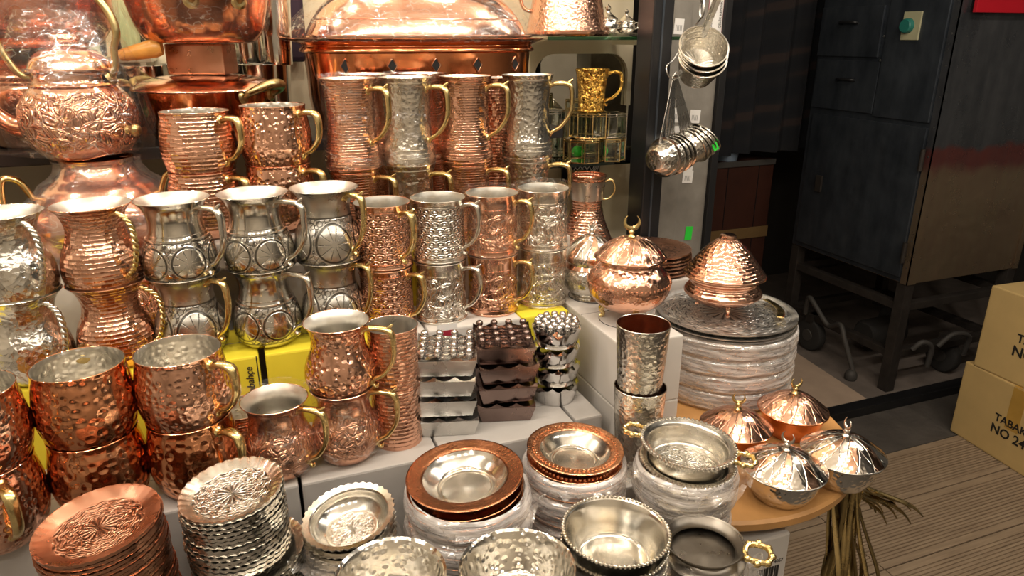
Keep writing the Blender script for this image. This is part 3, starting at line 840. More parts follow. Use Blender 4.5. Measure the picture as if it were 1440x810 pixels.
# ------------------------------------------------------------------ tankards behind
G = 'tankards and mugs of the back row'
pair('barrel_row', 'barrel_row', -.050, 1.118, TD + .04, R(-42), R(-42), 'ring-hammered copper mug below the covered pan, upper', 'ring-hammered copper mug below the covered pan, lower', G)
pair('barrel_fine', 'barrel_fine', .055, 1.112, TD + .045, R(-42), R(-42), 'dimpled copper mug left of the tankards, upper', 'dimpled copper mug left of the tankards, lower', G)
carton('thin white carton under the left back mugs', -.105, .108, 1.06, 1.172, TD + .0005, TD + .0395, 'white_card')
TK = [(.166, 'tank_cop', 'copper', 'leftmost', -50, -45), (.252, 'tank_tin', 'silver', 'left', -45, -43), (.347, 'tank_cop', 'copper', 'right', -42, -42), (.453, 'tank_tin', 'dark silver', 'rightmost', -28, -30)]
for x, k, c_, pos, a1, a2 in TK:
    pair(k, k, x, 1.11, TD, R(a1), R(a2), 'tall %s tankard with brass handle, %s %s, upper' % (c_, pos, 'of four' if pos.endswith('most') else 'of the middle two'),
         'tall %s tankard with brass handle, %s %s, lower' % (c_, pos, 'of four' if pos.endswith('most') else 'of the middle two'), G, bag_up='tank' if pos in ('leftmost', 'left') else None)
for x, pos in ((.212, 'peeping out between the leftmost copper and silver tankards'), (.300, 'behind the gap right of the silver tankard')):
    make('tank_cop', 'copper tankard ' + pos, (x, 1.203, TD + .131), R(60), G)
    make('tank_cop', 'lower copper tankard ' + pos, (x, 1.203, TD), R(80), G)
for z, lb in ((TD, 'lowest plain copper tumbler behind the right tankards'), (TD + .084, 'middle plain copper tumbler behind the right tankards'), (TD + .168, 'top plain copper tumbler behind the right tankards')):
    make('tumbler_cop', lb, (.430, 1.203, z), 0, 'tumblers behind the tankards')

# ------------------------------------------------------------------ ashtrays
def sq_ring(h0, h1, z, amp, per=3, n=10):
    pass
def scallop_square(hs, z0, z1, amp, lobes=3, n=8):
    """thin wall round a square with a row of round notches along its top"""
    pts = []
    for s in range(4):
        a = s * PI / 2
        ex, ey = math.cos(a), math.sin(a)
        for i in range(lobes * n):
            t = -1 + 2 * i / (lobes * n)
            x = ex * hs - ey * t * hs; y = ey * hs + ex * t * hs
            k = abs(math.sin(PI * i / n))
            pts.append((x, y, k))
    vs = [(x, y, z0) for x, y, k in pts] + [(x, y, z1 - amp * k) for x, y, k in pts]
    m = len(pts)
    return vs, [(i, (i + 1) % m, m + (i + 1) % m, m + i) for i in range(m)]
def square_loft(secs):
    vs = []; fs = []
    for hs, z in secs:
        vs += [(-hs, -hs, z), (hs, -hs, z), (hs, hs, z), (-hs, hs, z)]
    for j in range(len(secs) - 1):
        for i in range(4):
            k = (i + 1) % 4
            fs.append((4 * j + i, 4 * j + k, 4 * j + 4 + k, 4 * j + 4 + i))
    fs.append((3, 2, 1, 0)); fs.append(tuple(4 * (len(secs) - 1) + i for i in range(4)))
    return vs, fs
SQ_CUP = mesh('cup', *square_loft([(.0330, 0), (.0345, .0005), (.0410, .0240), (.0412, .0250), (.0390, .0250), (.0390, .0235)]), smooth=False)
SQ_RIM = mesh('scalloped_rim', *scallop_square(.0408, .0245, .0320, .0060), smooth=False)
SQ_CUPB = SQ_CUP.copy(); SQ_RIMB = SQ_RIM.copy()
PEG = mesh('peg', *join(lathe_raw(cat([(0, 0), (.0042, .0005), (.0036, .004), (.0052, .0065), (.0052, .009), (.0034, .0118), (0, .0128)], 3), 10)))
PEGB = PEG.copy()
DISH = lathe('hollow', [(.0062, .0), (.0062, .0012), (.0050, .0016), (.0046, .0002)], 14); DISHB = DISH.copy()
PLATE = mesh('peg_plate', *square_loft([(.0385, 0), (.0385, .002)]), smooth=False); PLATEB = PLATE.copy()
def ashtray(label, x, y, z, rz, brown, top, group):
    t = thing('square_ashtray', label, 'ashtray', (x, y, z), rz, group)
    m = 'steel_brown' if brown else 'chrome'
    obj('cup', SQ_CUPB if brown else SQ_CUP, 'steel_brown' if brown else 'steel_brushed', t)
    obj('scalloped_rim', SQ_RIMB if brown else SQ_RIM, m, t)
    if top:
        pl = obj('peg_plate', PLATEB if brown else PLATE, m, t, (0, 0, .0250))
        for i in range(4):
            for j in range(4):
                obj('peg', PEGB if brown else PEG, m, pl, (-.0315 + .021 * i, -.0315 + .021 * j, .002))
                if i < 3 and j < 3: obj('hollow', DISHB if brown else DISH, m, pl, (-.021 + .021 * i, -.021 + .021 * j, .002))
for brown, x, y, rz, c_ in ((False, .2335, .857, R(-16), 'shiny steel'), (True, .3205, .864, R(-14), 'dark brown')):
    for i in range(4):
        ashtray('%s square ashtray with scalloped rim, %s' % (c_, ['lowest of its stack', 'second from the bottom of its stack', 'third from the bottom of its stack', 'topmost with pegs'][i]),
                x + random.uniform(-.002, .002), y + random.uniform(-.001, .001), TB + .0300 * i, rz + random.uniform(-.05, .05), brown, i == 3, 'square ashtrays')
RD_CUP = lathe('cup', [(0, 0), (.029, 0), (.030, .001), (.0355, .0245), (.034, .0245), (.034, .0235), (0, .0235)], 48)
def sc_round(r, z, a, j): return (r, z - (.0060 * abs(math.sin(a * 6)) if j == 1 else 0))
RD_RIM = lathe('scalloped_rim', [(.0353, .0240), (.0358, .0320)], 96, sc_round)
RD_PL = lathe('peg_plate', [(0, 0), (.0335, 0), (.0335, .002), (0, .002)], 36)
for i in range(4):
    t = thing('round_ashtray', 'round steel ashtray with scalloped rim, ' + ['lowest of its stack', 'second from the bottom of its stack', 'third from the bottom of its stack', 'topmost full of pegs'][i],
              'ashtray', (.404 + .001 * (i % 2), .873, TB + .0300 * i), i * .2, 'round ashtrays')
    obj('cup', RD_CUP, 'chrome', t); obj('scalloped_rim', RD_RIM, 'chrome', t)
    if i == 3:
        pl = obj('peg_plate', RD_PL, 'chrome', t, (0, 0, .0245))
        for ring, nn in ((.006, 3), (.017, 9), (.028, 14)):
            for k in range(nn):
                a = 2 * PI * k / nn + ring * 40
                obj('peg', PEG, 'chrome', pl, (ring * math.cos(a), ring * math.sin(a), .002))

# ------------------------------------------------------------------ hammered steel tumblers
make('tumbler_tin', 'hammered silver tumbler with copper inside before the white cartons, lower', (.475, .749, .971), 0, 'hammered silver tumblers')
make('tumbler_tin', 'hammered silver tumbler with copper inside before the white cartons, upper', (.474, .750, 1.062), 0, 'hammered silver tumblers')

# ------------------------------------------------------------------ plate and bowl stacks
def scal(n, amp, zamp=0.0):
    def f(r, z, a, j):
        return (r, z)
    return f
def coaster(rad, depth, n, amp, inner_mat, rim_mat, key, name):
    prof = [(0, .0012), (rad * .70, .0012), (rad * .76, .0022), (rad * .95, depth), (rad, depth + .0005), (rad * .995, depth - .0032), (rad * .80, .0004), (rad * .70, -.0004), (0, -.0004)]
    def mod(r, z, a, j):
        k = max(0., (r / rad - .93) / .07)
        return r * (1 + amp * k * math.cos(n * a)), z + (.0003 if n == 36 else .0008) * k * math.sin(n * a)
    KINDS[key] = dict(name=name, cat='plate', parts=[('dish', lathe('dish', prof, n * 3, mod, sharp=50), inner_mat, None)], h=.006)
coaster(.0575, .0075, 36, .004, 'copper_mandala', 'copper_brown', 'coaster_cop', 'copper_plate')
coaster(.0525, .0080, 34, .010, 'tin_mandala', 'tin', 'coaster_tin', 'silver_coaster')
coaster(.0585, .0080, 38, .010, 'tin_mandala', 'tin', 'coaster_tin2', 'silver_coaster')
ORD = 'first second third fourth fifth sixth seventh eighth ninth tenth eleventh twelfth thirteenth fourteenth fifteenth sixteenth seventeenth eighteenth nineteenth twentieth'.split()
ORD += ['twenty-' + o for o in ORD[:9]] + ['thirtieth'] + ['thirty-' + o for o in ORD[:9]]
def stack(key, x, y, z0, n, pitch, top_label, label, group, lean=(0, 0), jit=.0012, tilt_top=(0, 0), name=None):
    for i in range(n):
        f = i / max(1, n - 1)
        tl = (tilt_top[0] * f, tilt_top[1] * f)
        make(key if i == n - 1 or key + '_low' not in KINDS else key + '_low', top_label if (i == n - 1 and top_label) else label + ', ' + ORD[n - 1 - i - (1 if top_label else 0)] + ' from the top', (x + lean[0] * f + random.uniform(-jit, jit), y + lean[1] * f + random.uniform(-jit, jit), z0 + pitch * i + .0006), random.uniform(0, 6), group, tilt=tl, name=name)
stack('coaster_cop', -.163, .690, CT, 39, .0045, 'engraved brown copper plate on top of the plate stack at the left', 'brown copper plate in the stack beneath the engraved one', 'brown copper plates', lean=(-.008, .001), tilt_top=(R(3), R(-5)))
stack('coaster_tin2', -.040, .694, CT, 21, .0049, None, 'large silver coaster in the lower half of its stack', 'large silver coasters', lean=(0, -.003), jit=.0014, tilt_top=(R(2), R(-3)))
stack('coaster_tin', -.048, .696, CT + .104, 15, .0049, 'silver coaster with engraved rosette on top of its stack', 'small silver coaster beneath the rosette one', 'small silver coasters', lean=(0, .003), tilt_top=(R(3), R(-5)))

def bowl_kind(key, name, rad, foot, depth, mats, n=0, amp=0, beads=0, th=.0012, lip=.006, seg=64, sharp=40, cat_='bowl'):
    o = cat([(foot, 0), (foot * 1.15, .002), (rad * .80, depth * .45), (rad - lip, depth * .93), (rad, depth)], 5)
    def mod(r, z, a, j):
        k = max(0., (r / rad - .90) / .10)
        return r * (1 + amp * k * math.cos(n * a)), z + .25 * amp * rad * k * math.cos(n * a)
    outer = [(0, 0)] + o + [(rad - .0004, depth + .0012)]
    inner = [(rad - .0004, depth + .0012), (rad - lip, depth * .93 + .0012)] + [(r - th, z + .0004) for r, z in reversed(o[3:-4])] + [(foot * .98, .0022), (foot * .6, .0018), (0, .0018)]
    parts = [('outside', lathe('outside', outer, seg, mod if n else None, sharp), mats[1], None), ('inside', lathe('inside', inner, seg, mod if n else None, sharp), mats[0], None)]
    if beads:
        raws = [ball_raw((rad * .985 * math.cos(2 * PI * i / beads), rad * .985 * math.sin(2 * PI * i / beads), depth + .0006), PI * rad / beads * .92, 7, 4) for i in range(beads)]
        parts.append(('bead_rim', mesh('bead_rim', *join(*raws)), mats[0], None))
    KINDS[key] = dict(name=name, cat=cat_, parts=parts, h=depth)
bowl_kind('bowl_scal', 'scalloped_bowl', .051, .028, .022, ('tin_mandala_bowl', 'tin'), n=36, amp=.022, seg=144, lip=.007)
bowl_kind('bowl_bead', 'beaded_bowl', .0585, .036, .040, ('tin', 'tin'), beads=74, lip=.004)
bowl_kind('bowl_ham', 'hammered_bowl', .058, .032, .038, ('tin_dimple', 'tin_dimple'), lip=.003)
bowl_kind('bowl_ham2', 'hammered_bowl', .051, .03, .034, ('tin_dimple', 'tin_dimple'), lip=.003)
bowl_kind('pan_flute', 'two_handled_pan', .059, .040, .030, ('tin_mandala_pan', 'tin'), beads=64, lip=.008, cat_='pan')
bowl_kind('pan_dark', 'two_handled_pan', .046, .042, .020, ('tin_dark', 'tin_dark'), lip=.002, cat_='pan')
# lugs: flower-like brass handles at both ends
def lug(rad, z, s=1.0):
    raws = []
    for sg in (1, -1):
        c = [(sg * (rad + .014 * s - .014 * s * math.cos(a)), .016 * s * math.sin(a) * (1.0), z + .001 * math.sin(a * 3)) for a in [PI * (-1) + 2 * PI * i / 28 for i in range(29)]]
        raws.append(sweep_raw(c, .0034 * s, seg=8, up=(0, 0, 1), caps=False))
        for k in range(7):
            a = -PI * .75 + PI * 1.5 * k / 6
            raws.append(ball_raw((sg * (rad + .014 * s + .015 * s * math.cos(a)),   .018 * s * math.sin(a), z), .0046 * s, 8, 5))
    return raws
for key, rad, z, s in (('pan_flute', .057, .028, .85), ('pan_dark', .045, .019, 1.0)):
    KINDS[key + '_low'] = dict(KINDS[key], parts=list(KINDS[key]['parts']))
    rw = lug(rad, z, s)
    KINDS[key]['parts'].append(('lug_handle', mesh('lug_handle', *join(*rw[:8])), 'brass', None))
    KINDS[key]['parts'].append(('lug_handle', mesh('lug_handle', *join(*rw[8:])), 'brass', None))
# copper-rimmed deep plates
def rim_plate(key, rad, rim_mat, beads):
    well = rad * .72
    rim = cat([(well, .0195), (well * 1.04, .0212), (rad * .86, .0222), (rad * .97, .0232), (rad, .0226)], 4)
    under = [(rad, .0226), (rad * .995, .0212), (rad * .86, .0205), (well * 1.0, .0185)]
    parts = [('rim', lathe('rim', rim + under, 80), rim_mat, None)]
    wl = cat([(0, .0025), (well * .62, .0025), (well * .70, .0055), (well * .9, .0135), (well, .0195)], 5)
    parts.append(('well', lathe('well', wl, 64), 'tin', None))
    parts.append(('underside', lathe('underside', [(0, 0), (well * .62, 0), (well * .74, .003), (well * .95, .0125), (well * 1.0, .0185)], 64), 'copper_rim', None))
    parts.append(('well_ring', lathe('well_ring', [(well * .58, .0024), (well * .60, .0042), (well * .62, .0024)], 56), 'tin', None))
    if beads:
        raws = [ball_raw((rad * .85 * math.cos(2 * PI * i / beads), rad * .85 * math.sin(2 * PI * i / beads), .0222), .0022, 6, 4) for i in range(beads)]
        parts.append(('chased_dots', mesh('chased_dots', *join(*raws)), rim_mat, None))
    KINDS[key] = dict(name='rimmed_plate', cat='plate', parts=parts, h=.024)
rim_plate('rim_dark', .0695, 'copper_rim', 0)
rim_plate('rim_bright', .0625, 'copper_rim2', 60)

def wrapped(label, x, y, z0, bulges, seed, cat_='wrapped stack', mat='film_milky', dip=.86, flaps=True):
    """film pulled tight round a nested stack: one bulge per bundle"""
    prof = []
    z = 0
    for (r, h) in bulges:
        prof += [(r * dip, z), (r * (.6 + .4 * dip + .02), z + h * .22), (r, z + h * .6), (r * (.72 + .28 * dip), z + h * .88)]
        z += h
    prof.append((bulges[-1][0] * .9, z))
    prof = cat(prof, 6)
    t = thing('plastic_wrap', label, cat_, (x, y, z0))
    obj('film', crumple('film', prof, 72, .0022, seed, 30, sharp=30, zf=2.4), mat, t)
    if flaps:
        rnd = random.Random(seed)
        for k in range(3):
            a = rnd.uniform(-2.6, -.2); r0 = bulges[-1][0] * .98
            g = []
            for i in range(7):
                for j in range(4):
                    aa = a + (i - 3) * .12
                    rr = r0 + j * .006 + rnd.uniform(-.002, .002)
                    g.append((rr * math.cos(aa), rr * math.sin(aa), z - .01 + j * rnd.uniform(-.001, .005) + rnd.uniform(-.002, .002)))
            fs = [(i * 4 + j, i * 4 + j + 1, (i + 1) * 4 + j + 1, (i + 1) * 4 + j) for i in range(6) for j in range(3)]
            obj('loose_edge', mesh('loose_edge', g, fs, sharp=10), 'film_mid', t)
    return t

# stack of scalloped bowls
stack('bowl_scal', .066, .682, CT, 12, .0098, 'scalloped silver bowl on top of its wrapped stack in the front row', 'scalloped silver bowl wrapped beneath the top one', 'scalloped silver bowls', lean=(.004, -.002), tilt_top=(R(5), R(-8)))
wrapped('clear film around the stack of scalloped silver bowls', .068, .682, CT + .001, [(.0585, .05), (.0575, .055)], 3, mat='film_mid')
# dark rimmed plates
stack('rim_dark', .207, .690, CT, 10, .0135, 'deep silver plate with wide dark copper rim on top of its stack', 'dark copper rimmed plate inside the wrapped stack', 'dark rimmed plates', tilt_top=(R(1), R(-4)), jit=.0006)
wrapped('milky film bundles beneath the dark copper rimmed plate', .208, .689, CT + .001, [(.0765, .046), (.0775, .045), (.0765, .036)], 5)
stack('rim_bright', .361, .715, CT, 9, .0134, 'silver plate with bright dotted copper rim on top of its stack', 'bright copper rimmed plate inside the wrapped stack', 'bright rimmed plates', tilt_top=(R(1), R(2)), jit=.0006)
wrapped('milky film bundles beneath the bright copper rimmed plate', .361, .712, CT + .001, [(.066, .044), (.0675, .044), (.068, .028)], 8)
# two-handled pans
stack('pan_flute', .484, .646, .9405, 5, .0245, 'silver pan with two brass flower handles on top of its wrapped stack', 'silver pan inside the wrapped stack on the table edge', 'silver two-handled pans', tilt_top=(R(2), R(3)), jit=.0006)
wrapped('crumpled milky film around the silver pans', .485, .646, .9415, [(.062, .045), (.0665, .058)], 11)
for o in [o for o in bpy.data.objects if o.name.startswith('two_handled_pan')]: o.rotation_euler.z = R(-45)
# beaded bowls
stack('bowl_bead', .335, .560, CT, 6, .0165, 'silver bowl with beaded rim on top of its stack at the front', 'silver beaded bowl beneath the top one', 'beaded bowls', jit=.0005, tilt_top=(R(1), R(1)))
wrapped('clear film around the stack of beaded bowls', .335, .560, CT + .001, [(.062, .05), (.0625, .048)], 14, mat='film_mid')
stack('bowl_ham', .208, .528, CT, 7, .0165, 'hammered silver bowl cut by the bottom picture edge in the middle', 'hammered silver bowl beneath the middle one', 'hammered silver bowls', jit=.0005)
stack('bowl_ham2', .085, .530, CT, 9, .0165, 'smaller hammered silver bowl at the bottom edge before the scalloped bowls', 'hammered silver bowl beneath the smaller one', 'small hammered silver bowls', jit=.0005)
# dark pans
stack('pan_dark', .446, .548, CT, 4, .022, 'dark empty pan with brass handles below the round table', 'dark pan beneath the top dark pan', 'dark two-handled pans', jit=.0008)
for o in [o for o in bpy.data.objects if o.name.startswith('two_handled_pan') and abs(o.location.x - .446) < .01]: o.rotation_euler.z = R(-42)
wrapped('clear film around the dark pans', .447, .547, CT + .001, [(.049, .04), (.0495, .028)], 17, mat='film_mid')

# ------------------------------------------------------------------ lidded bowls on the round table
def crescent(s=1.0):
    pts = []; rad = []
    for i in range(25):
        a = R(128 + 284 * i / 24)
        pts.append((.0085 * s * math.cos(a - R(0)), 0, .0085 * s * math.sin(a)))
        rad.append(.0003 * s + .0026 * s * math.sin(PI * i / 24) ** 1.2)
    # opening at the top
    rot = Matrix.Rotation(R(0), 4, 'Y')
    return sweep_raw(pts, rad, seg=8, flat=.8)
KN = cat([(.0, 0), (.006, 0), (.0045, .002), (.003, .004), (.0048, .0065), (.0042, .009), (.0022, .0115), (0, .012)], 3)
def lidded(key, rad, h, lidh, bowl_mat, lid_mat, knob_mat):
    bp = cat([(rad * .62, 0), (rad * .68, .002), (rad * .86, h * .45), (rad * .96, h * .92), (rad, h)], 5)
    bowl = lathe('bowl', [(0, 0)] + bp + [(rad - .0015, h), (rad * .6, .003), (0, .003)], 56)
    lp = cat([(rad * 1.03, h - .001), (rad * 1.04, h + .0015), (rad * 1.0, h + .0035), (rad * .82, h + lidh * .36), (rad * .54, h + lidh * .72), (rad * .24, h + lidh * .95), (0, h + lidh)], 5)
    lid = lathe('lid', lp, 64)
    ring = lathe('lid_ring', [(rad * 1.01, h - .0012), (rad * 1.055, h - .0004), (rad * 1.055, h + .0012), (rad * 1.01, h + .0025)], 56)
    kn = mesh('finial', *join(shift(lathe_raw(KN, 14), (0, 0, h + lidh - .0008)), shift(crescent(), (0, 0, h + lidh + .0185))))
    KINDS[key] = dict(name='lidded_bowl', cat='bowl', parts=[('bowl', bowl, bowl_mat, None), ('lid', lid, lid_mat, None), ('lid_ring', ring, bowl_mat if 'cop' in lid_mat else 'tin', 'lid'), ('finial', kn, knob_mat, 'lid')], h=h)
lidded('lid_tin', .055, .045, .029, 'tin_dimple', 'tin_spiral', 'tin')
lidded('lid_cop', .052, .043, .030, 'copper_red', 'copper_spiral', 'brass')
make('lid_tin', 'silver lidded bowl with silver crescent, left of the silver pair on the table front', (.657, .657, .9405), R(-70), 'lidded bowls')
make('lid_tin', 'silver lidded bowl with silver crescent overhanging the right table edge', (.762, .656, .9405), R(-110), 'lidded bowls')
make('lid_cop', 'copper lidded bowl with brass crescent, nearer the wrapped pans', (.668, .776, .9405), R(-40), 'lidded bowls')
make('lid_cop', 'copper lidded bowl with brass crescent, right before the wrapped trays', (.787, .786, .9405), R(-10), 'lidded bowls')

# ------------------------------------------------------------------ tray stack
def tray_kind():
    rad = .124
    prof = [(0, .002), (rad * .90, .002), (rad * .93, .003), (rad * .96, .0062), (rad, .0068), (rad, .0052), (rad * .965, .0045), (rad * .935, .0008), (0, .0004)]
    KINDS['tray'] = dict(name='round_tray', cat='tray', parts=[('dish', lathe('dish', prof, 96, sharp=45), 'tray_engraved', None)], h=.007)
tray_kind()
for i in range(18):
    make('tray', 'engraved steel tray on top of the tall wrapped stack' if i == 17 else ('plain-edged steel tray just below the engraved top tray' if i == 16 else 'steel tray wrapped in film in the tall stack, %s from the bottom' % ORD[i]),
         (.790 + random.uniform(-.0008, .0008), .982 + random.uniform(-.0008, .0008), .9405 + .0081 * i), random.uniform(0, 6), 'round steel trays')
wrapped('tall milky film wrapping around the steel trays', .790, .982, .9415, [(.127, .034), (.128, .030), (.128, .030), (.128, .034)], 21, dip=.965, flaps=False)
a_ = [(.79 + .095 * math.cos(R(k)), .982 + .095 * math.sin(R(k)), 1.0885) for k in range(-52, 8, 4)]
hd = thing('brass_hoop', 'flat brass hoop lying on the engraved tray', 'hoop', (0, 0, 0))
obj('band', sweep('band', a_, .0016, seg=8, flat=4.0, up=(-.8, .3, 0)), 'brass', hd)

# ------------------------------------------------------------------ footed copper bowl with conical lid
x, y, z = .783, .986, 1.0865
t = thing('footed_bowl', 'ring-hammered copper bowl with conical lid on the tray stack', 'bowl', (x, y, z), 0)
bp = cat([(.030, .014), (.05, .018), (.0665, .030), (.0672, .036), (.060, .046), (.058, .052), (.0625, .058), (.066, .0635)], 5)
obj('bowl', lathe('bowl', [(0, .014)] + bp, 64), 'copper_rows', t)
lp = cat([(.066, .062), (.0712, .066), (.069, .0705), (.060, .082), (.050, .096), (.038, .111), (.022, .125), (.014, .130)], 5)
ld = obj('lid', lathe('lid', lp, 64), 'copper_rows', t)
obj('lid_knob', lathe('lid_knob', [(.014, .129), (.0145, .132), (.0135, .1365), (.011, .138), (0, .138)], 28), 'copper', ld)
obj('lid_ring', lathe('lid_ring', [(.066, .0625), (.0722, .064), (.0722, .066), (.068, .0685)], 64), 'copper', ld)
for k in range(3):
    a = R(-111 + 120 * k)
    c = cat([(.036 * math.cos(a), .036 * math.sin(a), .020), (.043 * math.cos(a), .043 * math.sin(a), .010), (.040 * math.cos(a), .040 * math.sin(a), .003), (.046 * math.cos(a), .046 * math.sin(a), .0005)], 4)
    obj('foot', sweep('foot', c, lerp_list([.006, .004, .0028, .003], len(c)), seg=8, up=(-math.sin(a), math.cos(a), 0)), 'copper', t)

# ------------------------------------------------------------------ copper sugar bowl
t = thing('sugar_bowl', 'copper sugar bowl with brass crescent lid on the upper white carton', 'sugar bowl', (.521, .872, TC), 0)
bp = cat([(.020, .019), (.035, .022), (.054, .038), (.0615, .057), (.058, .074), (.047, .086), (.0435, .092), (.046, .100)], 5)
obj('bowl', lathe('bowl', [(0, .019)] + bp + [(.0445, .100)], 64), 'copper_peen', t)
raws = [ball_raw((.0612 * math.cos(2 * PI * i / 56), .0612 * math.sin(2 * PI * i / 56), .064), .0021, 6, 4) for i in range(56)]
obj('bead_band', mesh('bead_band', *join(*raws)), 'copper', t)
lp = cat([(.0505, .099), (.0515, .102), (.049, .105), (.042, .113), (.030, .122), (.014, .1295), (.0, .131)], 5)
ld = obj('lid', lathe('lid', lp, 64), 'copper_spiral', t)
obj('lid_ring', lathe('lid_ring', [(.048, .0975), (.0528, .099), (.0528, .101), (.0495, .1035)], 64), 'copper', ld)
obj('finial', mesh('finial', *join(shift(lathe_raw(KN, 14), (0, 0, .130)), shift(crescent(1.25), (0, 0, .1525)))), 'brass', ld, rot=(0, 0, R(-21)))
for k in range(3):
    a = R(-100 + 120 * k)
    c = cat([(.030 * math.cos(a), .030 * math.sin(a), .026), (.040 * math.cos(a), .040 * math.sin(a), .014), (.036 * math.cos(a), .036 * math.sin(a), .005), (.041 * math.cos(a), .041 * math.sin(a), .001)], 4)
    obj('foot', sweep('foot', c, lerp_list([.007, .0045, .003, .0035], len(c)), seg=8, up=(-math.sin(a), math.cos(a), 0)), 'brass', t)
# tinned sugar bowl behind
t = thing('sugar_bowl', 'smaller silver and copper sugar bowl behind the copper one', 'sugar bowl', (.515, .985, TC), 0)
bp = cat([(.030, 0), (.033, .002), (.030, .006), (.042, .020), (.0455, .036), (.041, .052), (.038, .058), (.040, .066)], 5)
obj('bowl', lathe('bowl', [(0, 0)] + bp, 56), 'tin_peen', t)
obj('copper_band', lathe('copper_band', [(.0405, .0525), (.0415, .054), (.0385, .060), (.0375, .060)], 56), 'copper', t)
lp = cat([(.041, .065), (.043, .066), (.043, .074), (.041, .0765), (.032, .088), (.020, .099), (.008, .106), (0, .107)], 4)
ld = obj('lid', lathe('lid', lp, 56), 'tin_spiral', t)
cr = []
for k in range(7):
    a = R(-70 + 140 * k / 6)
    cr.append(sweep_raw([(0, 0, .112), (.010 * math.sin(a), 0, .112 + .012 * math.cos(a)), (.016 * math.sin(a * 1.2), 0, .112 + .016 * math.cos(a * 1.2))], [.0018, .0013, .0006], seg=6))
obj('finial', mesh('finial', *join(shift(lathe_raw(KN, 12), (0, 0, .105)), *cr)), 'tin', ld, rot=(0, 0, R(-21)))

# copper goblet
t = thing('goblet', 'slim copper goblet with flared hammered foot behind the small sugar bowl', 'goblet', (.578, 1.13, 1.186), 0)
bp = cat([(.052, 0), (.053, .002), (.046, .02), (.036, .045), (.030, .062), (.0265, .072), (.0275, .085), (.030, .11), (.033, .130)], 5)
obj('cup', lathe('cup', [(0, 0)] + bp + [(.0318, .1305), (.028, .10), (.02, .08), (0, .078)], 48), 'copper_rows', t)
obj('medallion_band', lathe('medallion_band', [(r_at([(.0275, .085), (.033, .130)], z_) + .0007, z_) for z_ in (.088, .10, .112, .122)], 48), 'tin_medal2', t)
obj('rim', lathe('rim', [(.0318, .1295), (.0342, .1298), (.0342, .1318), (.0318, .132)], 48), 'copper', t)
obj('handle', sweep('handle', cat([(.030, 0, .118), (.044, 0, .122), (.050, 0, .105), (.042, 0, .090), (.030, 0, .087)], 6), .0018, seg=8), 'brass', t, rot=(0, 0, SR))

# flat copper plates behind the cone-lidded bowl
for i in range(6):
    make('coaster_cop', 'wide copper plate on top of the flat pile before the grey post' if i == 5 else 'wide copper plate in the flat pile before the grey post, %s from the bottom' % ORD[i], (.765 + random.uniform(-.003, .003), 1.195 + random.uniform(-.003, .003), 1.1005 + .0075 * i), i * 1.1, 'wide copper plates').scale = (1.38, 1.38, 1)

# ================================================================== POTS AT THE BACK LEFT
def pot_parts(t, prof, mat, inner='tin', seg=56):
    b, l = vessel(prof, th=.0018, seg=seg)
    obj('body', b, mat, t); obj('lining', l, inner, t)
def side_handle(t, rad, z, ang, s=1.0, mat='brass_old'):
    """cast brass loop with two riveted pads, standing out of the wall at ang"""
    c = cat([(rad - .002, -.034 * s, z), (rad + .016 * s, -.034 * s, z + .008), (rad + .030 * s, -.020 * s, z + .016), (rad + .034 * s, 0, z + .018), (rad + .030 * s, .020 * s, z + .016), (rad + .016 * s, .034 * s, z + .008), (rad - .002, .034 * s, z)], 5)
    h = obj('handle', sweep('handle', c, lerp_list([.005 * s, .006 * s, .0075 * s, .0085 * s, .0075 * s, .006 * s, .005 * s], len(c)), seg=10, up=(0, 0, 1)), mat, t, rot=(0, 0, ang))
    for yy in (-.034, .034):
        obj('rivet_pad', mesh('rivet_pad', *xf(lathe_raw([(0, .004), (.008 * s, .0035), (.012 * s, 0), (0, 0)], 14), Matrix.Translation((rad - .002, yy * s, z)) @ Matrix.Rotation(R(90), 4, 'Y'))), mat, h)
# squat kettle carrying the teapot
t = thing('squat_kettle', 'wide squat copper kettle in clear film carrying the teapot', 'kettle', (-.195, 1.20, TD), 0)
P_K = [(.060, 0), (.070, .003), (.096, .030), (.105, .062), (.099, .088), (.078, .110), (.058, .124), (.048, .140), (.050, .150)]
pot_parts(t, P_K, 'copper', 'copper')
obj('film', crumple('film', [(r + .005, z) for r, z in cat(P_K, 5)], 56, .007, 31, 26), 'film_mid', t)
for ang in (R(-20), R(195)):
    c = cat([(.088, 0, .100), (.100, 0, .125), (.118, 0, .130), (.124, 0, .105), (.122, 0, .070), (.107, 0, .040)], 6)
    obj('handle', sweep('handle', c, .0048, seg=9, flat=1.5), 'brass', t, rot=(0, 0, ang))
# embossed teapot
t = thing('teapot', 'embossed copper teapot with domed lid standing on the squat kettle', 'teapot', (-.205, 1.20, TD + .152), 0)
P_T = [(.046, 0), (.052, .003), (.070, .022), (.0765, .050), (.073, .075), (.058, .096), (.050, .106), (.049, .116), (.051, .121)]
obj('body', lathe('body', [(0, 0)] + cat(P_T, 6) + [(.049, .121)], 64), 'copper_floral', t)
lp = cat([(.051, .1205), (.0535, .122), (.052, .126), (.046, .138), (.034, .147), (.020, .151), (.014, .153)], 5)
ld = obj('lid', lathe('lid', lp, 56), 'copper', t)
obj('knob', lathe('knob', cat([(.014, .152), (.012, .156), (.018, .160), (.019, .164), (.015, .169), (0, .170)], 4), 32), 'copper_rows', ld)
obj('lid_ring', lathe('lid_ring', [(.050, .119), (.0555, .1205), (.0555, .1225), (.051, .125)], 56), 'copper', ld)
obj('neck_ring', lathe('neck_ring', [(.054, .100), (.0572, .1015), (.0545, .104)], 56), 'copper', t)
c = cat([(.066, 0, .040), (.092, 0, .046), (.112, 0, .066), (.124, 0, .094), (.136, 0, .108)], 6)
obj('spout', sweep('spout', c, lerp_list([.018, .014, .010, .0075, .006], len(c)), seg=14), 'copper', t, rot=(0, 0, R(168)))
